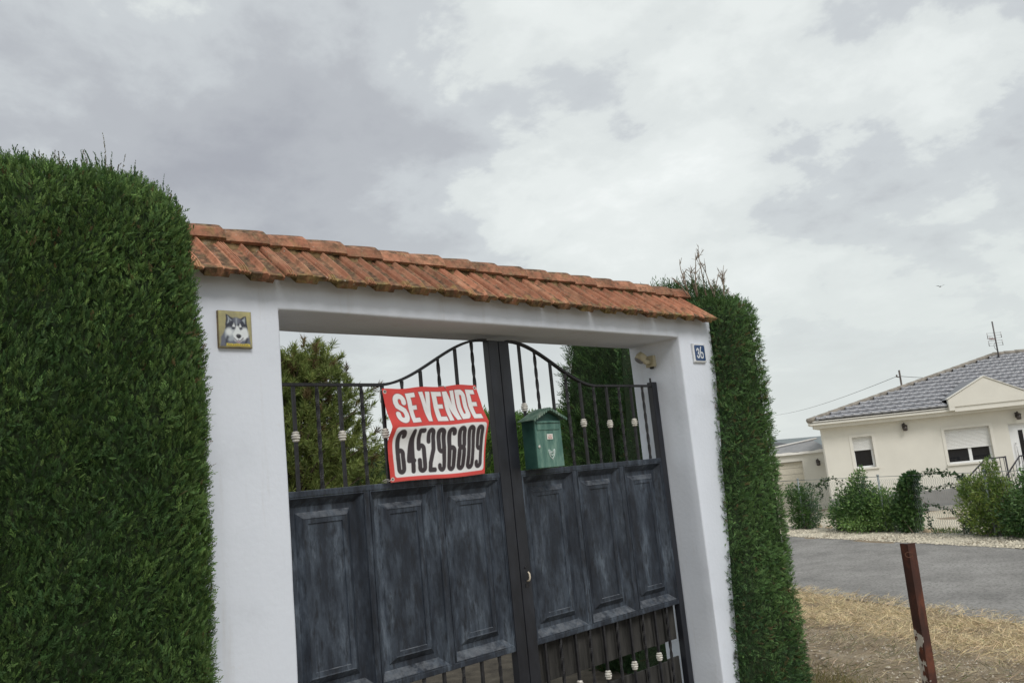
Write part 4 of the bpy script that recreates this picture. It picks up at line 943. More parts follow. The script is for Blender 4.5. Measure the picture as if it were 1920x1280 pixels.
def window(parent, x0, x1, z0, z1, zs, y=0.0, mull=None):
    """recessed window: reveal cut is in the wall; zs = bottom of the roller shutter"""
    d = y+.22; w = .055
    fr = MB(); fr.box(x0, x0+w, d-.05, d, z0, zs); fr.box(x1-w, x1, d-.05, d, z0, zs); fr.box(x0+w, x1-w, d-.05, d, z0, z0+w); fr.box(x0+w, x1-w, d-.05, d, zs-.03, zs)
    if mull: fr.box(mull-.05, mull+.05, d-.056, d-.001, z0+w, zs-.03)
    o = fr.build('window', MAT['pvc'], parent)
    g = MB(); g.box(x0+w, x1-w, d-.02, d-.012, z0+w, zs-.03); g.build('pane', MAT['glass'], o)
    s = MB(); n = max(3, int((z1-zs)/.045))
    for i in range(n):
        a = zs+(z1-zs)*i/n; c = zs+(z1-zs)*(i+1)/n-.003; s.prism([(d-.085, a), (d-.095, (a+c)/2), (d-.085, c), (d-.07, c), (d-.07, a)], x0, x1, plane='yz')
    s.box(x0, x1, d-.10, d-.065, zs-.035, zs-.0005); s.build('roller_shutter', MAT['shutter'], o)
    g = MB(); g.box(x0-.09, x1+.09, y-.06, d-.051, z0-.055, z0-.002); g.build('sill', MAT['trim'], o)
    t = MB(); fw = .10
    t.box(x0-fw, x0-.001, y-.018, y+.03, z0, z1+fw); t.box(x1+.001, x1+fw, y-.018, y+.03, z0, z1+fw); t.box(x0-.001, x1+.001, y-.018, y+.03, z1+.001, z1+fw); t.build('surround', MAT['trim'], o)
    return o
def cut_wall(parent, name, x0, x1, z0, z1, holes, th, mat, y=0.0):
    """wall with rectangular holes, made of blocks"""
    xs = sorted({x0, x1, *[h[0] for h in holes], *[h[1] for h in holes]}); zs = sorted({z0, z1, *[h[2] for h in holes], *[h[3] for h in holes]})
    bm = bmesh.new(); vid = {}
    def V(i, j, k):
        if (i, j, k) not in vid: vid[(i, j, k)] = bm.verts.new((xs[i], y+j*th, zs[k]))
        return vid[(i, j, k)]
    def S(i, k):
        if not (0 <= i < len(xs)-1 and 0 <= k < len(zs)-1): return False
        cx, cz = (xs[i]+xs[i+1])/2, (zs[k]+zs[k+1])/2
        return not any(h[0] < cx < h[1] and h[2] < cz < h[3] for h in holes)
    for i in range(len(xs)-1):
        for k in range(len(zs)-1):
            if not S(i, k): continue
            bm.faces.new([V(i, 0, k), V(i+1, 0, k), V(i+1, 0, k+1), V(i, 0, k+1)]); bm.faces.new([V(i, 1, k), V(i, 1, k+1), V(i+1, 1, k+1), V(i+1, 1, k)])
            if not S(i-1, k): bm.faces.new([V(i, 0, k), V(i, 0, k+1), V(i, 1, k+1), V(i, 1, k)])
            if not S(i+1, k): bm.faces.new([V(i+1, 0, k), V(i+1, 1, k), V(i+1, 1, k+1), V(i+1, 0, k+1)])
            if not S(i, k-1): bm.faces.new([V(i, 0, k), V(i, 1, k), V(i+1, 1, k), V(i+1, 0, k)])
            if not S(i, k+1): bm.faces.new([V(i, 0, k+1), V(i+1, 0, k+1), V(i+1, 1, k+1), V(i, 1, k+1)])
    bmesh.ops.recalc_face_normals(bm, faces=bm.faces)
    me = bpy.data.meshes.new(name); bm.to_mesh(me); bm.free(); me.materials.append(mat); return link(bpy.data.objects.new(name, me), parent)
def build_house():
    t = thing('villa', 'cream single storey villa with a dark grey tiled hip roof across the road', 'house', HO_, rotz=HROT)
    XE = 12.5; YB = 10.0
    cut_wall(t, 'wall', 0, XE, -.95, 2.42, [(.95, 1.60, .86, 1.91), (3.93, 5.35, .71, 1.86), (5.93, 7.05, -.25, 1.84)], .30, MAT['cream'])
    K = .25
    b = MB(); b.prism([(0, .302), (.30, .302), (.30+K*YB, YB), (K*YB, YB)], -.95, 2.42, plane='xy'); b.box(.302+K*YB, XE, YB-.3, YB, -.95, 2.42); b.box(XE-.3, XE, .302, YB-.302, -.95, 2.42); b.build('rear_wall', MAT['cream'], t)
    b = MB(); b.box(-.03, 5.2, -.035, -.003, -.95, -.09); b.prism([(-.035, -.003), (-.004, -.003), (-.004+K*YB, YB), (-.035+K*YB, YB)], -.95, -.09, plane='xy'); b.build('plinth', MAT['grey_plinth'], t)
    b = MB(); b.box(-.05, 5.2, -.30, -.037, -.95, -.62); b.build('plinth_step', plain('grey_step', (.36, .35, .33), .9), t)
    window(t, .95, 1.60, .86, 1.91, 1.49, mull=None); window(t, 3.93, 5.35, .71, 1.86, 1.23, mull=4.68)
    # room wall behind each window, the unlit dark put into its colour
    b = MB(); b.box(.5, 2.1, .75, .80, .4, 2.3); b.box(3.5, 5.7, .75, .80, .3, 2.3); b.build('room_wall', plain('painted_dim_room', (.05, .045, .04), .9), t)
    # entrance door
    b = MB(); b.box(6.02, 6.96, .16, .22, -.25, 1.78); b.box(5.935, 6.018, .14, .24, -.25, 1.835); b.box(6.962, 7.045, .14, .24, -.25, 1.835); b.box(6.02, 6.96, .14, .24, 1.782, 1.835); d = b.build('door', MAT['pvc'], t)
    b = MB(); b.box(6.26, 6.40, .150, .158, .10, 1.62); b.build('pane', MAT['glass'], d)
    b = MB(); b.tube([(6.12, .155, .5), (6.12, .09, .52), (6.12, .09, 1.18), (6.12, .155, 1.2)], .014, n=8); b.build('handle', plain('steel', (.5, .5, .5), .3, .8), d)
    # cornice in two steps
    b = MB(); b.box(-.28, XE+.28, -.36, -.0005, 2.33, 2.452); b.prism([(-.28, -.0005), (-.0005, -.0005), (-.0005+K*YB, YB), (-.28+K*YB, YB)], 2.33, 2.452, plane='xy'); b.build('cornice', MAT['trim'], t)
    b = MB(); b.box(-.42, XE+.42, -.52, -.001, 2.4525, 2.585); b.prism([(-.42, -.001), (-.001, -.001), (-.001+K*YB, YB), (-.42+K*YB, YB)], 2.4525, 2.585, plane='xy'); b.prism([(0, .001), (XE, .001), (XE, YB), (K*YB, YB)], 2.4525, 2.56, plane='xy'); b.build('eave_fascia', MAT['trim'], t)
    # roof ------------------------------------------------------------
    ze, zr = 2.59, 4.56; ax, ay = 7.74, 5.0; x0, y0 = -.46, -.55; x1 = XE+.46
    nr = 14
    b = MB(); dz = .05
    A = (x0, y0, ze-dz); B_ = (x1, y0, ze-dz); C = (x1, YB+.5, ze-dz); D = (x0+K*(YB+.5), YB+.5, ze-dz); E1 = (ax, ay, zr-dz); E2 = (x1-.2, ay, zr-dz)
    b.add([A, B_, C, D, E1, E2], [(0, 1, 5, 4), (2, 3, 4, 5), (3, 0, 4), (1, 2, 5), (0, 3, 2, 1)]); base = b.build('roof', plain('roof_underlay', (.05, .05, .055), .9), t)
    tm = noise_mat('grey_glazed_roof_tile', [(.3, (.20, .205, .225)), (.7, (.33, .335, .36))], 3, .24, .08, 30, rand=True, spec=.6)
    slope = math.atan2(zr-ze, ay-y0); Ls = math.hypot(zr-ze, ay-y0)/nr; tw = .302
    V = []; nu = 9; prof = [.013*math.sin(2*math.pi*(i/(nu-1))+.6)+.006*math.sin(4*math.pi*i/(nu-1)) for i in range(nu)]
    for v, lift in ((0, .105), (.5, .072), (.93, .045), (1.12, .030)):
        for i in range(nu): V.append((i/(nu-1)*tw*.995, v*Ls, prof[i]+lift))
    F = [(j*nu+i, j*nu+i+1, (j+1)*nu+i+1, (j+1)*nu+i) for j in range(3) for i in range(nu-1)]
    q = len(V)
    for i in range(nu): V.append((i/(nu-1)*tw*.995, 0.020, prof[i]*.5+.030))
    F += [(q+i, q+i+1, i+1, i) for i in range(nu-1)]
    me = bpy.data.meshes.new('roof_tile'); me.from_pydata(V, [], F); me.materials.append(tm); me.update()
    for p in me.polygons: p.use_smooth = True
    cnt = 0
    big = MB()
    for r in range(nr):
        f = r/nr; yy = y0+(ay-y0)*f; zz = ze+(zr-ze)*f; xl = x0+(ax-x0)*(f+.35/nr)
        n = int((x1-.3-xl)/tw); off = xl+.03
        for i in range(n):
            x = off+i*tw
            # tiles that lie under the entrance gable are left out
            if x > 9.6:
                big.add([(x+a, yy+c*math.cos(slope)-d_*math.sin(slope), zz+c*math.sin(slope)+d_*math.cos(slope)) for a, c, d_ in V], F, True); continue
            if yy < .0+max(0, 1.2-abs(x+.15-5.23))*1.4 and 4.0 < x+.15 < 6.46: continue
            inst('roof_tile', me, base, (x, yy, zz), (slope+random.uniform(-.006, .006), random.uniform(-.008, .008), 0)); cnt += 1
    so = big.build('far_roof_tiles', tm, base); so['kind'] = 'stuff'
    hm = noise_mat('hip_mortar', [(.3, (.20, .18, .155)), (.7, (.34, .31, .27))], 6, .85)
    b = MB(); n = 20; pa, pb = Vector((x0-.03, y0-.03, ze+.03)), Vector((ax, ay, zr+.07))
    for i in range(n):
        p, q_ = pa.lerp(pb, i/n), pa.lerp(pb, (i+1.08)/n); b.tube([p, q_], [.088, .080], n=10)
    b.build('hip_cap', hm, base)
    b = MB(); n = 14
    for i in range(n): b.tube([(ax+i*.4-.05, ay, zr+.06), (ax+i*.4+.40, ay, zr+.05)], [.10, .09], n=10)
    b.build('ridge_cap', hm, base)
    # back slope of the roof on the left: rows of tiles
    # entrance gable
    b = MB(); b.prism([(4.03, 2.586), (6.43, 2.586), (6.43, 2.84), (5.23, 3.47), (4.03, 2.84)], -.66, -.50); gb = b.build('gable', MAT['cream'], t)
    b = MB(); b.add([(4.03, -.655, 2.845), (5.23, -.655, 3.475), (6.43, -.655, 2.845), (4.03, .25, 2.845), (5.23, 2.0, 3.475), (6.43, .25, 2.845)], [(0, 1, 4, 3), (1, 2, 5, 4), (0, 3, 5, 2)]); b.build('gable_roof', plain('gable_roof_grey', (.20, .205, .22), .6), gb)
    b = MB(); b.prism([(4.00, 2.846), (4.00, 2.872), (5.23, 3.510), (6.46, 2.872), (6.46, 2.846), (5.23, 3.478)], -.69, -.47); b.build('gable_coping', MAT['trim'], gb)
    b = MB(); b.box(4.20, 6.43, -.62, -.521, 2.42, 2.5845); b.build('gable_lintel', MAT['trim'], gb)
    b = MB(); b.box(4.03, 4.20, -.66, -.521, 2.47, 2.5845); b.build('gable_corbel', MAT['trim'], gb)
    wall_lamp(t, 2.68, 0, 2.10); wall_lamp(t, 6.25, -.02, 2.10)
    # steps, landing and railings
    b = MB(); b.box(4.95, 8.4, -2.0, -.3, -.95, -.25)
    for i in range(4): b.box(4.95-.30*(i+1), 4.95-.30*i-.001, -2.0, -.8, -.95, -.25-.16*(i+1))
    b.build('landing', plain('landing_tile', (.42, .38, .33), .8), t)
    def railing(pts, name='railing'):
        b = MB()
        for (a, za, za0), (c, zc, zc0) in zip(pts[:-1], pts[1:]):
            b.tube([(a, -2.0, za), (c, -2.0, zc)], .024, n=6); b.tube([(a, -2.0, za0), (c, -2.0, zc0)], .014, n=6)
            m_ = max(2, int(math.hypot(c-a, 0)/.095))
            for i in range(m_):
                f = (i+.5)/m_; b.tube([(a+(c-a)*f, -2.0, za0+(zc0-za0)*f), (a+(c-a)*f, -2.0, za+(zc-za)*f)], .010, n=5)
        for (a, za, za0) in (pts[0], pts[-1]): b.tube([(a, -2.0, za0-.12), (a, -2.0, za+.03)], .026, n=6)
        return b.build(name, MAT['rail'], t)
    railing([(3.82, .34, -.46), (4.40, .84, -.02), (4.97, .84, -.02)]); railing([(4.90, .26, -.62), (5.38, .83, -.10), (7.4, .83, -.10)])
    return t
build_house()
def build_antenna():
    # mast on the roof apex
    c, s = math.cos(HROT), math.sin(HROT)
    def W(x, y): return (HO_[0]+x*c-y*s, HO_[1]+x*s+y*c)
    x, y = W(7.72, 4.55); t = thing('antenna', 'grid television antenna on a mast at the roof ridge', 'antenna', (x, y, 0), rotz=HROT)
    gm = plain('mast_steel', (.14, .13, .13), .5, .5)
    b = MB(); b.tube([(0, 0, 4.35), (0, 0, 5.88)], .028, n=8); b.build('mast', gm, t)
    b = MB(); b.tube([(-.03, 0, 4.75), (-.09, 0, 4.85), (-.09, 0, 4.98), (0, 0, 5.05)], .008, n=5); b.build('cable', gm, t)
    lm = plain('antenna_aluminium', (.40, .40, .40), .4, .6)
    b = MB()
    for i in range(6): b.tube([(-.27, -.02, 4.93+i*.10), (.27, .10, 4.93+i*.10)], .006, n=5)
    for xx, yy in ((-.27, -.02), (.27, .10)):
        b.tube([(xx, yy, 4.92), (xx, yy, 5.14)], .014, n=5); b.tube([(xx, yy, 5.22), (xx, yy, 5.45)], .014, n=5)
    b.build('reflector_grid', lm, t)
    b = MB(); b.tube([(0, 0, 5.16), (-.32, -.30, 5.20)], .012, n=5)
    for f in (.45, .7, .95):
        p = Vector((-.32, -.30, 5.20))*1.0; q = Vector((0, 0, 5.16)).lerp(p, f); b.tube([q+Vector((0, 0, -.09)), q+Vector((0, 0, .09))], .006, n=5); b.tube([q+Vector((-.08, .06, 0)), q+Vector((.08, -.06, 0))], .006, n=5)
    b.build('boom', plain('boom_red', (.25, .12, .10), .5), t)
build_antenna()
def build_outbuilding():
    t = thing('outbuilding', 'low cream garage with a grey sloped roof left of the villa', 'building', HO_, rotz=HROT)
    cut_wall(t, 'wall', -3.2, 1.6, -1.0, 1.50, [(-2.6, -.08, -1.0, 1.23)], .25, MAT['cream'], y=5.0)
    b = MB(); b.box(-3.2, -2.95, 5.252, 9, -1, 1.5); b.box(-2.948, 1.6, 8.75, 9, -1, 1.5); b.build('rear_wall', MAT['cream'], t)
    b = MB()
    for i in range(9): b.box(-2.6, -.08, 5.15, 5.18, -1+i*.247, -1+(i+1)*.247-.012)
    b.build('garage_door', plain('garage_cream', (.60, .56, .47), .6), t)
    b = MB()
    n = 30; xs = np.linspace(-3.3, 1.7, n); vv = []
    for i, x in enumerate(xs):
        w = .015*math.sin(i*1.7)+.012*math.sin(i*.6); vv += [(x, 4.88, 1.502), (x, 4.90, 1.60+w), (x, 5.10, 1.60+w), (x, 5.10, 1.502)]
    b.add(vv, [(4*i+k, 4*i+(k+1) % 4, 4*i+4+(k+1) % 4, 4*i+4+k) for i in range(n-1) for k in range(4)]+[(0, 1, 2, 3), (4*n-1, 4*n-2, 4*n-3, 4*n-4)]); b.build('parapet', plain('parapet_white', (.72, .70, .66), .7), t)
    b = MB(); b.add([(-3.2, 5.12, 1.55), (1.0, 5.12, 1.62), (1.0, 8.6, 2.05), (-3.2, 8.6, 1.60), (-3.2, 5.12, 1.50), (1.0, 5.12, 1.50), (1.0, 8.6, 1.5), (-3.2, 8.6, 1.5)], [(0, 1, 2, 3), (7, 6, 5, 4), (0, 4, 5, 1), (1, 5, 6, 2), (2, 6, 7, 3), (3, 7, 4, 0)])
    b.build('roof', noise_mat('grey_roofing', [(.3, (.20, .20, .205)), (.7, (.30, .30, .30))], 5, .8, .3), t)
    b = MB(); b.tube([(-3.3, 5.14, 1.60), (1.15, 8.5, 2.10)], .04, n=6); b.build('verge', plain('verge_white', (.70, .68, .65), .7), t)
    wall_lamp(t, .50, 5.0, 1.12)
    t2 = thing('far_house', 'distant low house roof with a chimney beyond the garage', 'house', (48.6, 26.0, -.75), rotz=HROT)
    b = MB(); b.box(-6, 4, 0, 6, -1.5, 2.25); b.build('wall', MAT['cream'], t2)
    b = MB(); b.add([(-6.3, -.3, 2.252), (4.3, -.3, 2.252), (4.3, 6.3, 2.252), (-6.3, 6.3, 2.252), (-3, 3, 3.05), (1, 3, 3.05)], [(0, 1, 5, 4), (2, 3, 4, 5), (3, 0, 4), (1, 2, 5), (3, 2, 1, 0)]); r = b.build('roof', plain('far_roof_grey', (.10, .105, .11), .8), t2)
    b = MB(); b.box(-1.6, -1.0, 2.4, 3.0, 2.9, 3.35); b.box(-1.68, -.92, 2.32, 3.08, 3.351, 3.45); b.build('chimney', plain('chimney_grey', (.25, .24, .23), .8), r)
build_outbuilding()

# ------------------------------------------------------------------ utility pole and wires
def build_pole():
    t = thing('utility_pole', 'slim utility pole rising behind the villa roof', 'pole', (47.3, 16.25, 0))
    m = plain('pole_wood', (.11, .095, .085), .9); b = MB(); b.tube([(0, 0, -1), (0, 0, 5.6)], [.065, .05], n=10); b.build('shaft', m, t)
    b = MB(); b.tube([(-.12, .02, 5.20), (-.30, .06, 5.22)], .03, n=6); b.tube([(-.30, .06, 5.20), (-.30, .06, 5.34)], .045, n=8); b.build('insulator', m, t)
    def wire(name, a, c, sag, label):
        b = MB(); n = 24; b.tube([Vector(a).lerp(Vector(c), i/n)-Vector((0, 0, sag*4*(i/n)*(1-i/n))) for i in range(n+1)], .014, n=5)
        tag(b.build(name, plain('wire_black', (.10, .10, .10), .7), None), label, 'wire')
    wire('power_line', (47.0, 16.30, 5.25), (116.4, 64.9, 7.3), .5, 'overhead wire sloping from the pole down towards the right hedge')
    wire('power_line', (47.4, 16.25, 5.25), (38.0, 8.9, 4.10), .12, 'short overhead wire from the pole to the villa roof')
build_pole()
def build_bird():
    t = thing('bird', 'small dark bird gliding in the sky above the villa', 'bird', (61.4, 18.0, 12.15), rotz=-.8)
    m = plain('bird_dark', (.04, .035, .03), .8)
    b = MB(); b.tube([(-.03, -.14, 0), (0, -.08, .01), (0, 0, .015), (0, .08, .01), (.0, .16, 0)], [.004, .026, .036, .022, .008], n=8); b.build('body', m, t)
    for sx in (-1, 1):
        b = MB(); b.add([(sx*.02, -.04, .013), (sx*.18, -.065, .08), (sx*.36, -.013, .09 if sx < 0 else .14), (sx*.19, .026, .07), (sx*.02, .045, .013), (sx*.18, -.02, .088)], [(0, 1, 5), (1, 2, 5), (2, 3, 5), (3, 4, 5), (4, 0, 5), (0, 4, 3, 2, 1)]); b.build('wing', m, t)
build_bird()

# ------------------------------------------------------------------ chain-link fence along the far verge
FA = np.array([19.551, 8.639]); FB = np.array([16.573, 2.193]); FE = (FB-FA)/np.linalg.norm(FB-FA)
def fpt(s, off=0.0):
    p = FA+FE*s+np.array([-FE[1], FE[0]])*(-off); return float(p[0]), float(p[1])
def build_fence():
    t = thing('chain_link_fence', 'low grey chain-link fence between the gravel verge and the villa yard', 'fence', (FA[0], FA[1], 0), rotz=math.atan2(FE[1], FE[0]))
    gm = plain('galvanised', (.26, .29, .29), .5, .3); z0, z1 = -.42, .88; s0, s1 = -3.0, 12.0
    for s in (-2.56, .45, 3.46, 6.47, 9.48):
        b = MB(); b.tube([(s, 0, -.6), (s, 0, .92)], .024, n=8); o = b.build('post', gm, t)
        b = MB(); b.lathe([(.034, 0), (.034, .015), (.02, .035), (.004, .04)], (s, 0, .9), (0, 0, 1), 8); b.build('post_cap', gm, o)
    for z in (z0+.04, (z0+z1)/2, z1):
        b = MB(); b.tube([(s0, .032, z), (s1, .032, z)], .004 if z < z1 else .006, n=4); b.build('tension_wire', gm, t)
    b = MB(); p = .062; n = int((s1-s0)/p); h = z1-z0; m_ = int(h/p)
    for i in range(n):
        pts = [(s0+i*p+(p*.52 if k % 2 else -p*.02), .034+(.003 if (k+i) % 2 else -.003), z0+k*p) for k in range(m_+1)]
        b.tube(pts, .0036, n=3, caps=False, smooth=False)
    b.build('wire_mesh', gm, t)
build_fence()

# ------------------------------------------------------------------ shrubs and climbers by the fence
MAT['broad'] = leaf_mat('broad_leaf', .36, .32, .5)
def shrub(label, blobs, nleaf, ca, cb, L=(.05, .10), Wd=(.022, .045), seed=1, base=None, group=None, up=.3, stems=9, name='shrub'):
    rng = np.random.default_rng(seed); r2 = random.Random(seed)
    t = thing(name, label, 'shrub', (0, 0, 0), group)
    vol = np.array([rx*ry*rz for (_, _, _, rx, ry, rz) in blobs])**.7; k = rng.choice(len(blobs), nleaf, p=vol/vol.sum())
    Bl = np.array(blobs); d = unit(rng.normal(size=(nleaf, 3))); rad = rng.random(nleaf)**.42*rng.uniform(.80, 1.14, nleaf)
    P = Bl[k, :3]+d*Bl[k, 3:]*rad[:, None]; gap = wav(P, seed+4, 9.0, 3) > -.62
    P, d, rad = P[gap], d[gap], rad[gap]; n = len(P); P[:, 2] = np.maximum(P[:, 2], gz(P[:, 0], P[:, 1])+.02)
    D = d*.9+np.array([0, 0, up])+rng.normal(size=(n, 3))*.55
    tone = .36+.38*wav(P, seed+5, 5.0, 3)+rng.normal(size=n)*.22
    col = green(n, ca, cb, tone, .22, rng)
    m = MB(); bx, by = base if base else (Bl[:, 0].mean(), Bl[:, 1].mean()); bz = gzf(bx, by)-.03
    for i in range(stems):
        q = Bl[r2.randrange(len(Bl))]; e = Vector((q[0]+r2.gauss(0, q[3]*.4), q[1]+r2.gauss(0, q[4]*.4), q[2]+r2.uniform(.1, .8)*q[5])); s_ = Vector((bx+r2.gauss(0, .06), by+r2.gauss(0, .06), bz))
        m.tube([s_, s_.lerp(e, .5)+Vector((r2.gauss(0, .05), r2.gauss(0, .05), .05)), e], [.018, .011, .004], n=5)
    m.build('stems', MAT['twig'], t)
    o = bpy.data.objects.new('foliage', leaf_cloud('foliage', P, D, rng.uniform(*L, n), rng.uniform(*Wd, n), col, MAT['broad'], .25, rng, wide=.5)); link(o, t); struct(o, 'stuff')
    return t
def fb(s, z, rs, rz, off=-.1, ro=None):
    x, y = fpt(s, off); return (x, y, z, rs, ro or rs, rz)
DG, LG = (.062, .135, .042), (.29, .44, .13)
shrub('small leafy shrub at the left end of the fence, beside the right hedge', [fb(.25, .05, .34, .42), fb(.55, .35, .30, .42), fb(.72, -.05, .26, .36), fb(.1, .5, .3, .3), fb(.3, -.25, .38, .18)], 3800, DG, (.10, .19, .045), seed=61)
shrub('large broad green shrub left of the fence post, with one tall shoot', [fb(2.35, .05, .62, .50), fb(2.75, .30, .50, .48), fb(3.1, .12, .45, .52), fb(2.0, -.08, .45, .35), fb(2.62, .72, .24, .28), fb(2.80, .95, .10, .20), fb(3.5, -.08, .38, .30), fb(3.45, .22, .34, .40), fb(3.75, .10, .25, .30), fb(2.2, .42, .3, .3), fb(2.9, -.2, .8, .2)], 13000, DG, LG, seed=62)
shrub('dark narrow ivy-covered shrub just right of the fence post', [fb(4.12, .25, .24, .52), fb(4.30, .62, .22, .28), fb(4.1, -.1, .26, .30), fb(4.38, .80, .16, .14), fb(3.95, .05, .22, .3), fb(4.32, .1, .18, .4)], 5200, (.034, .085, .032), (.15, .26, .080), L=(.06, .11), Wd=(.04, .07), seed=63)
shrub('yellow-green shrub in front of the stair railing', [fb(6.05, .10, .42, .48), fb(6.45, .45, .34, .50), fb(6.55, .95, .14, .22), fb(6.0, .55, .30, .25), fb(6.75, .15, .36, .50), fb(6.25, -.15, .34, .25), fb(6.7, .6, .2, .2)], 9000, (.085, .155, .040), (.36, .45, .11), seed=64, up=.45, L=(.06, .11), Wd=(.016, .032))
shrub('dark green citrus shrub at the right edge of the picture', [fb(7.10, .05, .44, .45), fb(7.45, .38, .42, .48), fb(7.8, .1, .5, .5), fb(7.0, -.2, .35, .25), fb(7.5, .75, .28, .22), fb(8.1, .5, .4, .4)], 10000, (.045, .11, .042), (.22, .36, .12), seed=65)
shrub('small weedy seedling at the fence foot below the yellow-green shrub', [fb(5.62, -.20, .16, .20, -.25), fb(5.72, -.05, .10, .14, -.25)], 420, (.03, .08, .025), (.09, .16, .05), seed=66, stems=4)
def climber():
    t = thing('climber', 'thin creeper trailing along the fence right of the dark shrub', 'climber'); rng = np.random.default_rng(9); m = MB(); Pp = []
    runs = [[(4.4, .84), (4.75, .86), (5.1, .90), (5.45, .86), (5.8, .78), (5.95, .70)], [(4.5, .56), (4.85, .52), (5.2, .58), (5.55, .62), (5.9, .52)], [(4.45, .42), (4.75, .22), (5.1, .16), (5.4, .08), (5.6, -.12), (5.75, -.3)],
            [(4.72, .25), (4.76, 0), (4.74, -.2), (4.78, -.38)], [(.7, .72), (1.1, .66), (1.4, .80), (1.8, .86), (2.2, .70)], [(1.2, .66), (1.28, .45), (1.2, .30)], [(1.45, .78), (1.5, .6)]]
    dens = [230, 80, 90, 50, 110, 40, 22]
    for run, dn in zip(runs, dens):
        pts = [Vector((*fpt(s, -.05), z+.04)) for s, z in run]; m.tube(pts, .006, n=5)
        a = np.array([p[:] for p in pts]); f = rng.random(dn)*(len(a)-1); i = f.astype(int); q = (f-i)[:, None]; Pp.append(a[i]*(1-q)+a[i+1]*q+rng.normal(size=(dn, 3))*np.array([.025, .025, .035]))
    m.build('stems', MAT['twig'], t); P = np.concatenate(Pp); n = len(P)
    o = bpy.data.objects.new('foliage', leaf_cloud('foliage', P, rng.normal(size=(n, 3))+np.array([-.4, -.2, -.2]), rng.uniform(.045, .085, n), rng.uniform(.035, .065, n), green(n, (.018, .05, .02), (.05, .11, .03), rng.random(n), .3, rng), MAT['broad'], .2, rng)); link(o, t); struct(o, 'stuff')
climber()
def low_plants():
    rng = np.random.default_rng(14); P = []; D = []
    for s0, s1, n, h in ((1.6, 4.2, 900, .08), (6.1, 7.6, 900, .14), (4.6, 5.4, 160, .08), (6.2, 6.55, 350, .36)):
        s = rng.uniform(s0, s1, n); off = -.28+rng.normal(size=n)*.09
        p = FA[None]+FE[None]*s[:, None]+np.array([-FE[1], FE[0]])[None]*(-off[:, None]); z = gz(p[:, 0], p[:, 1])+rng.random(n)*h*.7; P.append(np.c_[p, z]); 
    P = np.concatenate(P); n = len(P); D = rng.normal(size=(n, 3))*.6+np.array([0, 0, 1.])
    m = leaf_cloud('ground_cover', P, D, rng.uniform(.05, .16, n), rng.uniform(.010, .03, n), green(n, (.05, .10, .02), (.20, .25, .05), rng.random(n), .25, rng), MAT['broad'], .2, rng)
    o = bpy.data.objects.new('ground_cover', m); link(o); struct(o, 'stuff'); o['label'] = 'low yellow-green weeds along the foot of the fence'; o['category'] = 'weeds'
low_plants()
RL = ['leftmost tan rock by the right hedge edge, below the small shrub', 'second tan rock from the left hedge edge on the verge', 'third tan rock from the left, below the fence gap', 'fourth tan rock from the left, at the fence gap', 'fifth tan rock from the left, under the large shrub', 'sixth tan rock from the left, under the middle of the large shrub', 'seventh tan rock from the left, under the large shrub', 'eighth tan rock from the left, below the fence post', 'ninth tan rock from the left, between the large and dark shrubs', 'tenth tan rock from the left, at the foot of the dark shrub', 'eleventh tan rock from the left, just right of the dark shrub', 'twelfth tan rock from the left, below the hanging creeper', 'thirteenth tan rock from the left, under the open chain-link', 'tan rock beside the small weedy seedling', 'tan rock at the left foot of the yellow-green shrub', 'tan rock under the right side of the yellow-green shrub', 'rightmost tan rock, under the dark citrus shrub']
def rocks():
    m = noise_mat('tan_rock', [(.3, (.36, .27, .17)), (.7, (.58, .48, .34))], 6, .95, .6, 20, rand=True); rng = np.random.default_rng(18); mes = []
    for q in range(4):
        bm = bmesh.new(); bmesh.ops.create_icosphere(bm, subdivisions=2, radius=1); P = np.array([v.co[:] for v in bm.verts]); w = 1+.22*wav(P, 80+q, 2.2, 3)
        for v, k in zip(bm.verts, w): v.co *= k
        me = bpy.data.meshes.new('rock'); bm.to_mesh(me); bm.free(); me.materials.append(m); mes.append(me)
    for i, s in enumerate([.1, .5, .95, 1.2, 1.75, 2.45, 2.9, 3.25, 3.7, 3.95, 4.35, 4.75, 5.0, 5.7, 5.95, 6.6, 7.3]):
        x, y = fpt(s, -.34+rng.normal()*.05); k = rng.uniform(.05, .10)
        o = inst('rock', mes[i % 4], None, (x, y, gzf(x, y)+k*.25), (0, 0, rng.uniform(0, 6)), (k*1.35, k, k*.75)); tag(o, RL[i], 'rock', 'stones along the verge')
rocks()
def verge_stones():
    rng = np.random.default_rng(25); n = 7000; s = rng.uniform(13.35, 14.75, n); t = rng.uniform(8, 22, n); x, y = st(s, t); r = rng.uniform(.010, .032, n)*(1+rng.random(n)**6)
    base = np.array([(1, 0, 0), (0, 1, 0), (-1, 0, 0), (0, -1, 0), (0, 0, .8), (0, 0, -.5)]); tri = np.array([(0, 1, 4), (1, 2, 4), (2, 3, 4), (3, 0, 4), (1, 0, 5), (2, 1, 5), (3, 2, 5), (0, 3, 5)])
    V = base[None]*r[:, None, None]*rng.uniform(.6, 1.3, (n, 6, 1)); a = rng.uniform(0, 6.28, n); c, s_ = np.cos(a)[:, None], np.sin(a)[:, None]
    V = np.stack([V[..., 0]*c-V[..., 1]*s_, V[..., 0]*s_+V[..., 1]*c, V[..., 2]], -1)+np.stack([x, y, gz(x, y)+.012], -1)[:, None]
    F = (tri[None]+np.arange(n)[:, None, None]*6).reshape(-1, 3); col = np.repeat(np.array((.58, .53, .43))*rng.uniform(.5, 1.25, (n, 1)), 6, 0)
    o = bpy.data.objects.new('loose_stones', np_mesh('loose_stones', V.reshape(-1, 3), F, print_mat('stone_chip', .9, .1), col=col)); link(o); struct(o, 'stuff')
    o['label'] = 'loose pale stones scattered over the gravel verge'; o['category'] = 'stones'
verge_stones()

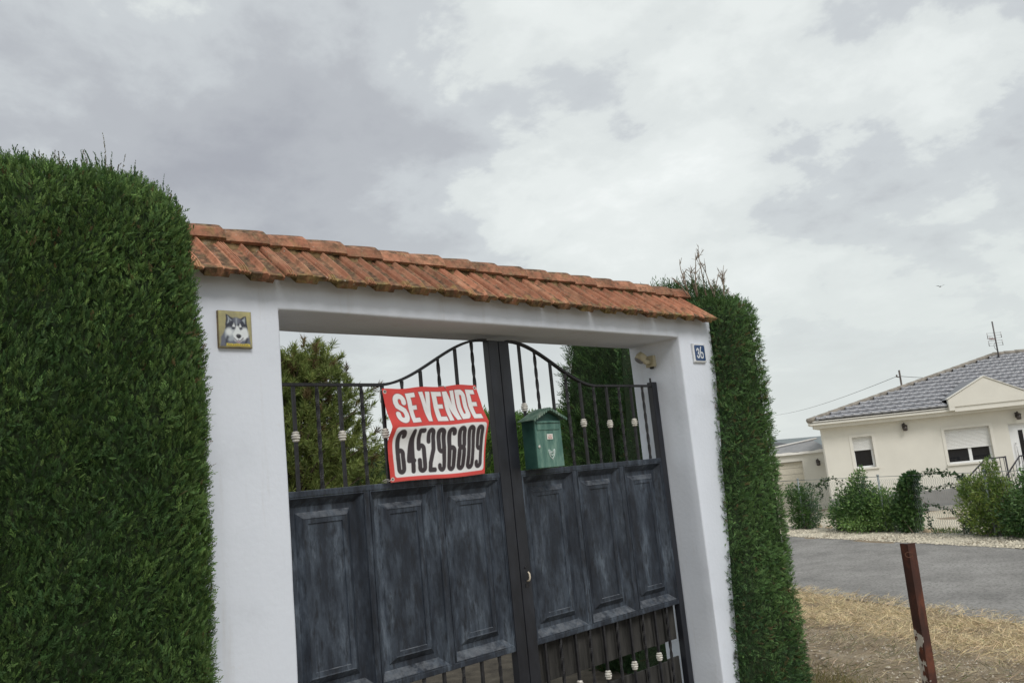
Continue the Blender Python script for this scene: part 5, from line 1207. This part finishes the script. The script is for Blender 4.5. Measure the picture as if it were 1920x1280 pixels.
# ------------------------------------------------------------------ dry grass on the near verge
def dry_grass():
    rng = np.random.default_rng(33); m = leaf_mat('straw', .8, .15, .15)
    n = 165000; s = 2.6+rng.random(n)*5.85; t = rng.uniform(2.5, 15.5, n); x, y = st(s, t)
    ok = (x > 1.2) & ~((x < 4.05) & (y > -.35)); P2 = np.stack([x, y], 1); cl = wav(P2, 90, 1.5, 4); fine = wav(P2, 91, 6.0, 3)
    mat_ = smooth01((s-5.45+.22*cl)/.55)                                   # thick cut straw towards the road, thin on the bare ground before it
    ok &= rng.random(n) < (.34+.66*mat_)*(.30+.70*np.clip(.5+fine, 0, 1))*np.where(s > 8.1, .45, 1)
    x, y, s, cl, mat_, fine = (q[ok] for q in (x, y, s, cl, mat_, fine)); n = len(x)
    P = np.stack([x, y, gz(x, y)+.004+rng.random(n)*(.012+.03*mat_)+.06*mat_*np.clip(.3+.6*cl+.5*fine, 0, 1.2)*smooth01((8.35-s)/.5)], 1)
    a = 1.9*cl+1.2*fine+rng.normal(size=n)*.9; D = np.stack([np.cos(a), np.sin(a), np.abs(rng.normal(size=n))*.28+.02], 1)
    L = rng.uniform(.05, .20, n); base = np.array((.60, .49, .31))*mat_[:, None]+np.array((.40, .33, .23))*(1-mat_[:, None])
    col = base*rng.uniform(.45, 1.5, (n, 1))*rng.uniform(.94, 1.06, (n, 3)); g = rng.random(n) < .14*(1-mat_)+.015; col[g] = np.array((.10, .13, .05))
    o = bpy.data.objects.new('dry_grass', leaf_cloud('dry_grass', P, D, L, rng.uniform(.0030, .0068, n), col, m, .22, rng)); link(o); struct(o, 'stuff'); o['label'] = 'cut dry straw and grass covering the near road verge'; o['category'] = 'grass'
    k = 9000; s = rng.uniform(2.8, 7.2, k); t = rng.uniform(2.5, 13, k); x, y = st(s, t); ok = (x > 1.2) & ~((x < 4.0) & (y > -.3)); x, y = x[ok], y[ok]; k = len(x); r = rng.uniform(.004, .014, k)
    base = np.array([(1, 0, 0), (0, 1, 0), (-1, 0, 0), (0, -1, 0), (0, 0, .8)]); tri = np.array([(0, 1, 4), (1, 2, 4), (2, 3, 4), (3, 0, 4)])
    V = base[None]*r[:, None, None]*rng.uniform(.6, 1.4, (k, 5, 1))+np.stack([x, y, gz(x, y)+.012], -1)[:, None]; F = (tri[None]+np.arange(k)[:, None, None]*5).reshape(-1, 3)
    col = np.repeat(np.array((.42, .38, .32))*rng.uniform(.4, 1.5, (k, 1)), 5, 0)
    o = bpy.data.objects.new('grit', np_mesh('grit', V.reshape(-1, 3), F, print_mat('grit_stone', .9, .1), col=col)); link(o); struct(o, 'stuff'); o['label'] = 'small grit stones in the bare earth by the right hedge'; o['category'] = 'grit'
dry_grass()

# ------------------------------------------------------------------ rusty angle-iron post
def build_post():
    m, nt, N, L, B = newmat('rusty_iron_flaked_paint')
    tc = N.new('ShaderNodeTexCoord')
    def nz_(scale, det, ro, stretch=(1, 1, 1)):
        mp = N.new('ShaderNodeMapping'); mp.inputs['Scale'].default_value = stretch; L.new(tc.outputs['Object'], mp.inputs[0])
        q = N.new('ShaderNodeTexNoise'); q.inputs['Scale'].default_value = scale; q.inputs['Detail'].default_value = det; q.inputs['Roughness'].default_value = ro; L.new(mp.outputs[0], q.inputs['Vector']); return q.outputs['Fac']
    r = N.new('ShaderNodeValToRGB'); cr = r.color_ramp; cr.elements[0].position = .3; cr.elements[0].color = (.034, .014, .011, 1); cr.elements[1].position = .72; cr.elements[1].color = (.17, .052, .025, 1)
    e = cr.elements.new(.52); e.color = (.062, .022, .015, 1); L.new(nz_(14, 9, .65, (1, 1, .5)), r.inputs[0])
    at = N.new('ShaderNodeAttribute'); at.attribute_name = 'col'; sp = N.new('ShaderNodeSeparateColor'); L.new(at.outputs['Color'], sp.inputs[0])
    ma = N.new('ShaderNodeMath'); ma.operation = 'MULTIPLY_ADD'; L.new(nz_(26, 6, .62, (1, 1, .6)), ma.inputs[0]); ma.inputs[1].default_value = 1.0; L.new(sp.outputs[0], ma.inputs[2])
    mr = N.new('ShaderNodeMapRange'); mr.inputs['From Min'].default_value = 1.0; mr.inputs['From Max'].default_value = 1.03; L.new(ma.outputs[0], mr.inputs[0])
    mx = N.new('ShaderNodeMixRGB'); L.new(mr.outputs[0], mx.inputs[0]); L.new(r.outputs[0], mx.inputs[1]); mx.inputs[2].default_value = (.50, .47, .42, 1); L.new(mx.outputs[0], B.inputs['Base Color'])
    B.inputs['Roughness'].default_value = .75; bp = N.new('ShaderNodeBump'); bp.inputs['Strength'].default_value = .5; bp.inputs['Distance'].default_value = .004; L.new(nz_(60, 6, .6), bp.inputs['Height']); L.new(bp.outputs[0], B.inputs['Normal'])
    t = thing('iron_post', 'leaning rusty angle-iron post with flaking white paint on the verge', 'post')
    top = np.array([2.375, -1.585, 1.205]); bot = np.array([2.560, -1.495, -.25]); n = 60; w, th = .047, .006
    # corner of the angle points at the camera: one leg goes left-back, one right-back
    fw = np.array([math.sin(1.02), math.cos(1.02), 0.]); rt = np.array([fw[1], -fw[0], 0.])
    l1 = (-rt*.62+fw*.78); l2 = (rt*.80+fw*.60); l1 /= np.linalg.norm(l1); l2 /= np.linalg.norm(l2)
    sec = [l1*w, np.zeros(3), l2*w, l2*w+l1*th, (l1+l2)*th, l1*w+l2*th]
    V = []; C = []
    for i in range(n):
        f = i/(n-1); c = top+(bot-top)*f; z = c[2]
        for k, s_ in enumerate(sec):
            V.append(c+s_+np.array([0, 0, 0.0])); wgt = .18 if z > .79 else (.56 if z > .42 else .32)
            C.append((wgt+.06 if k == 0 else (.40 if (k == 1 and z < .78) else (.30 if z < .66 else .15)), 0, 0))
    F = []
    for i in range(n-1):
        for k in range(6): F.append((i*6+k, i*6+(k+1) % 6, (i+1)*6+(k+1) % 6, (i+1)*6+k))
    F += [(0, 5, 4, 1), (1, 4, 3, 2)]; q = (n-1)*6; F += [(q+1, q+4, q+5, q), (q+2, q+3, q+4, q+1)]
    o = bpy.data.objects.new('angle_bar', np_mesh('angle_bar', np.array(V), np.array(F), m, col=np.array(C))); link(o, t)
    c = top+(bot-top)*.035-rt*.004-fw*.012
    b = MB(); b.tube([Vector(c+rt*.016*math.cos(a)+np.array([0, 0, .012*math.sin(a)])-fw*.003*math.sin(2*a)) for a in np.linspace(.4, 6.0, 14)], .0022, n=5); b.build('wire_loop', plain('rusty_wire', (.11, .05, .03), .8), t)
build_post()
def tufts():
    rng = np.random.default_rng(44); m = leaf_mat('green_tuft', .7, .2, .2); P = []; 
    for x, y, n, r in ((3.95, -.35, 500, .16), (4.1, -.1, 500, .16), (4.2, .3, 400, .2), (3.6, -.5, 300, .15)):
        q = rng.normal(size=(n, 2))*r; P.append(np.c_[x+q[:, 0], y+q[:, 1], gz(x+q[:, 0], y+q[:, 1])])
    P = np.concatenate(P); n = len(P)
    o = bpy.data.objects.new('grass_tufts', leaf_cloud('grass_tufts', P, rng.normal(size=(n, 3))*.45+np.array([0, 0, 1]), rng.uniform(.05, .14, n), rng.uniform(.002, .004, n), green(n, (.10, .12, .04), (.30, .24, .11), rng.random(n), .3, rng), m, .2, rng)); link(o); struct(o, 'stuff')
    o['label'] = 'thin grass tufts at the foot of the right hedge'; o['category'] = 'grass'
tufts()

# ------------------------------------------------------------------ put every thing's Empty at its own base
bpy.context.view_layer.update()
for o in list(bpy.data.objects):
    if o.type == 'EMPTY' and o.parent is None and tuple(o.location) == (0.0, 0.0, 0.0):
        lo = Vector((1e9,)*3); hi = Vector((-1e9,)*3)
        for c in o.children_recursive:
            if c.type != 'MESH': continue
            for q in c.bound_box:
                p = c.matrix_world @ Vector(q)
                for k in range(3): lo[k] = min(lo[k], p[k]); hi[k] = max(hi[k], p[k])
        b = Vector(((lo.x+hi.x)/2, (lo.y+hi.y)/2, lo.z)); o.location = b
        for c in o.children: c.location = c.location-b
SC.render.engine = 'CYCLES'
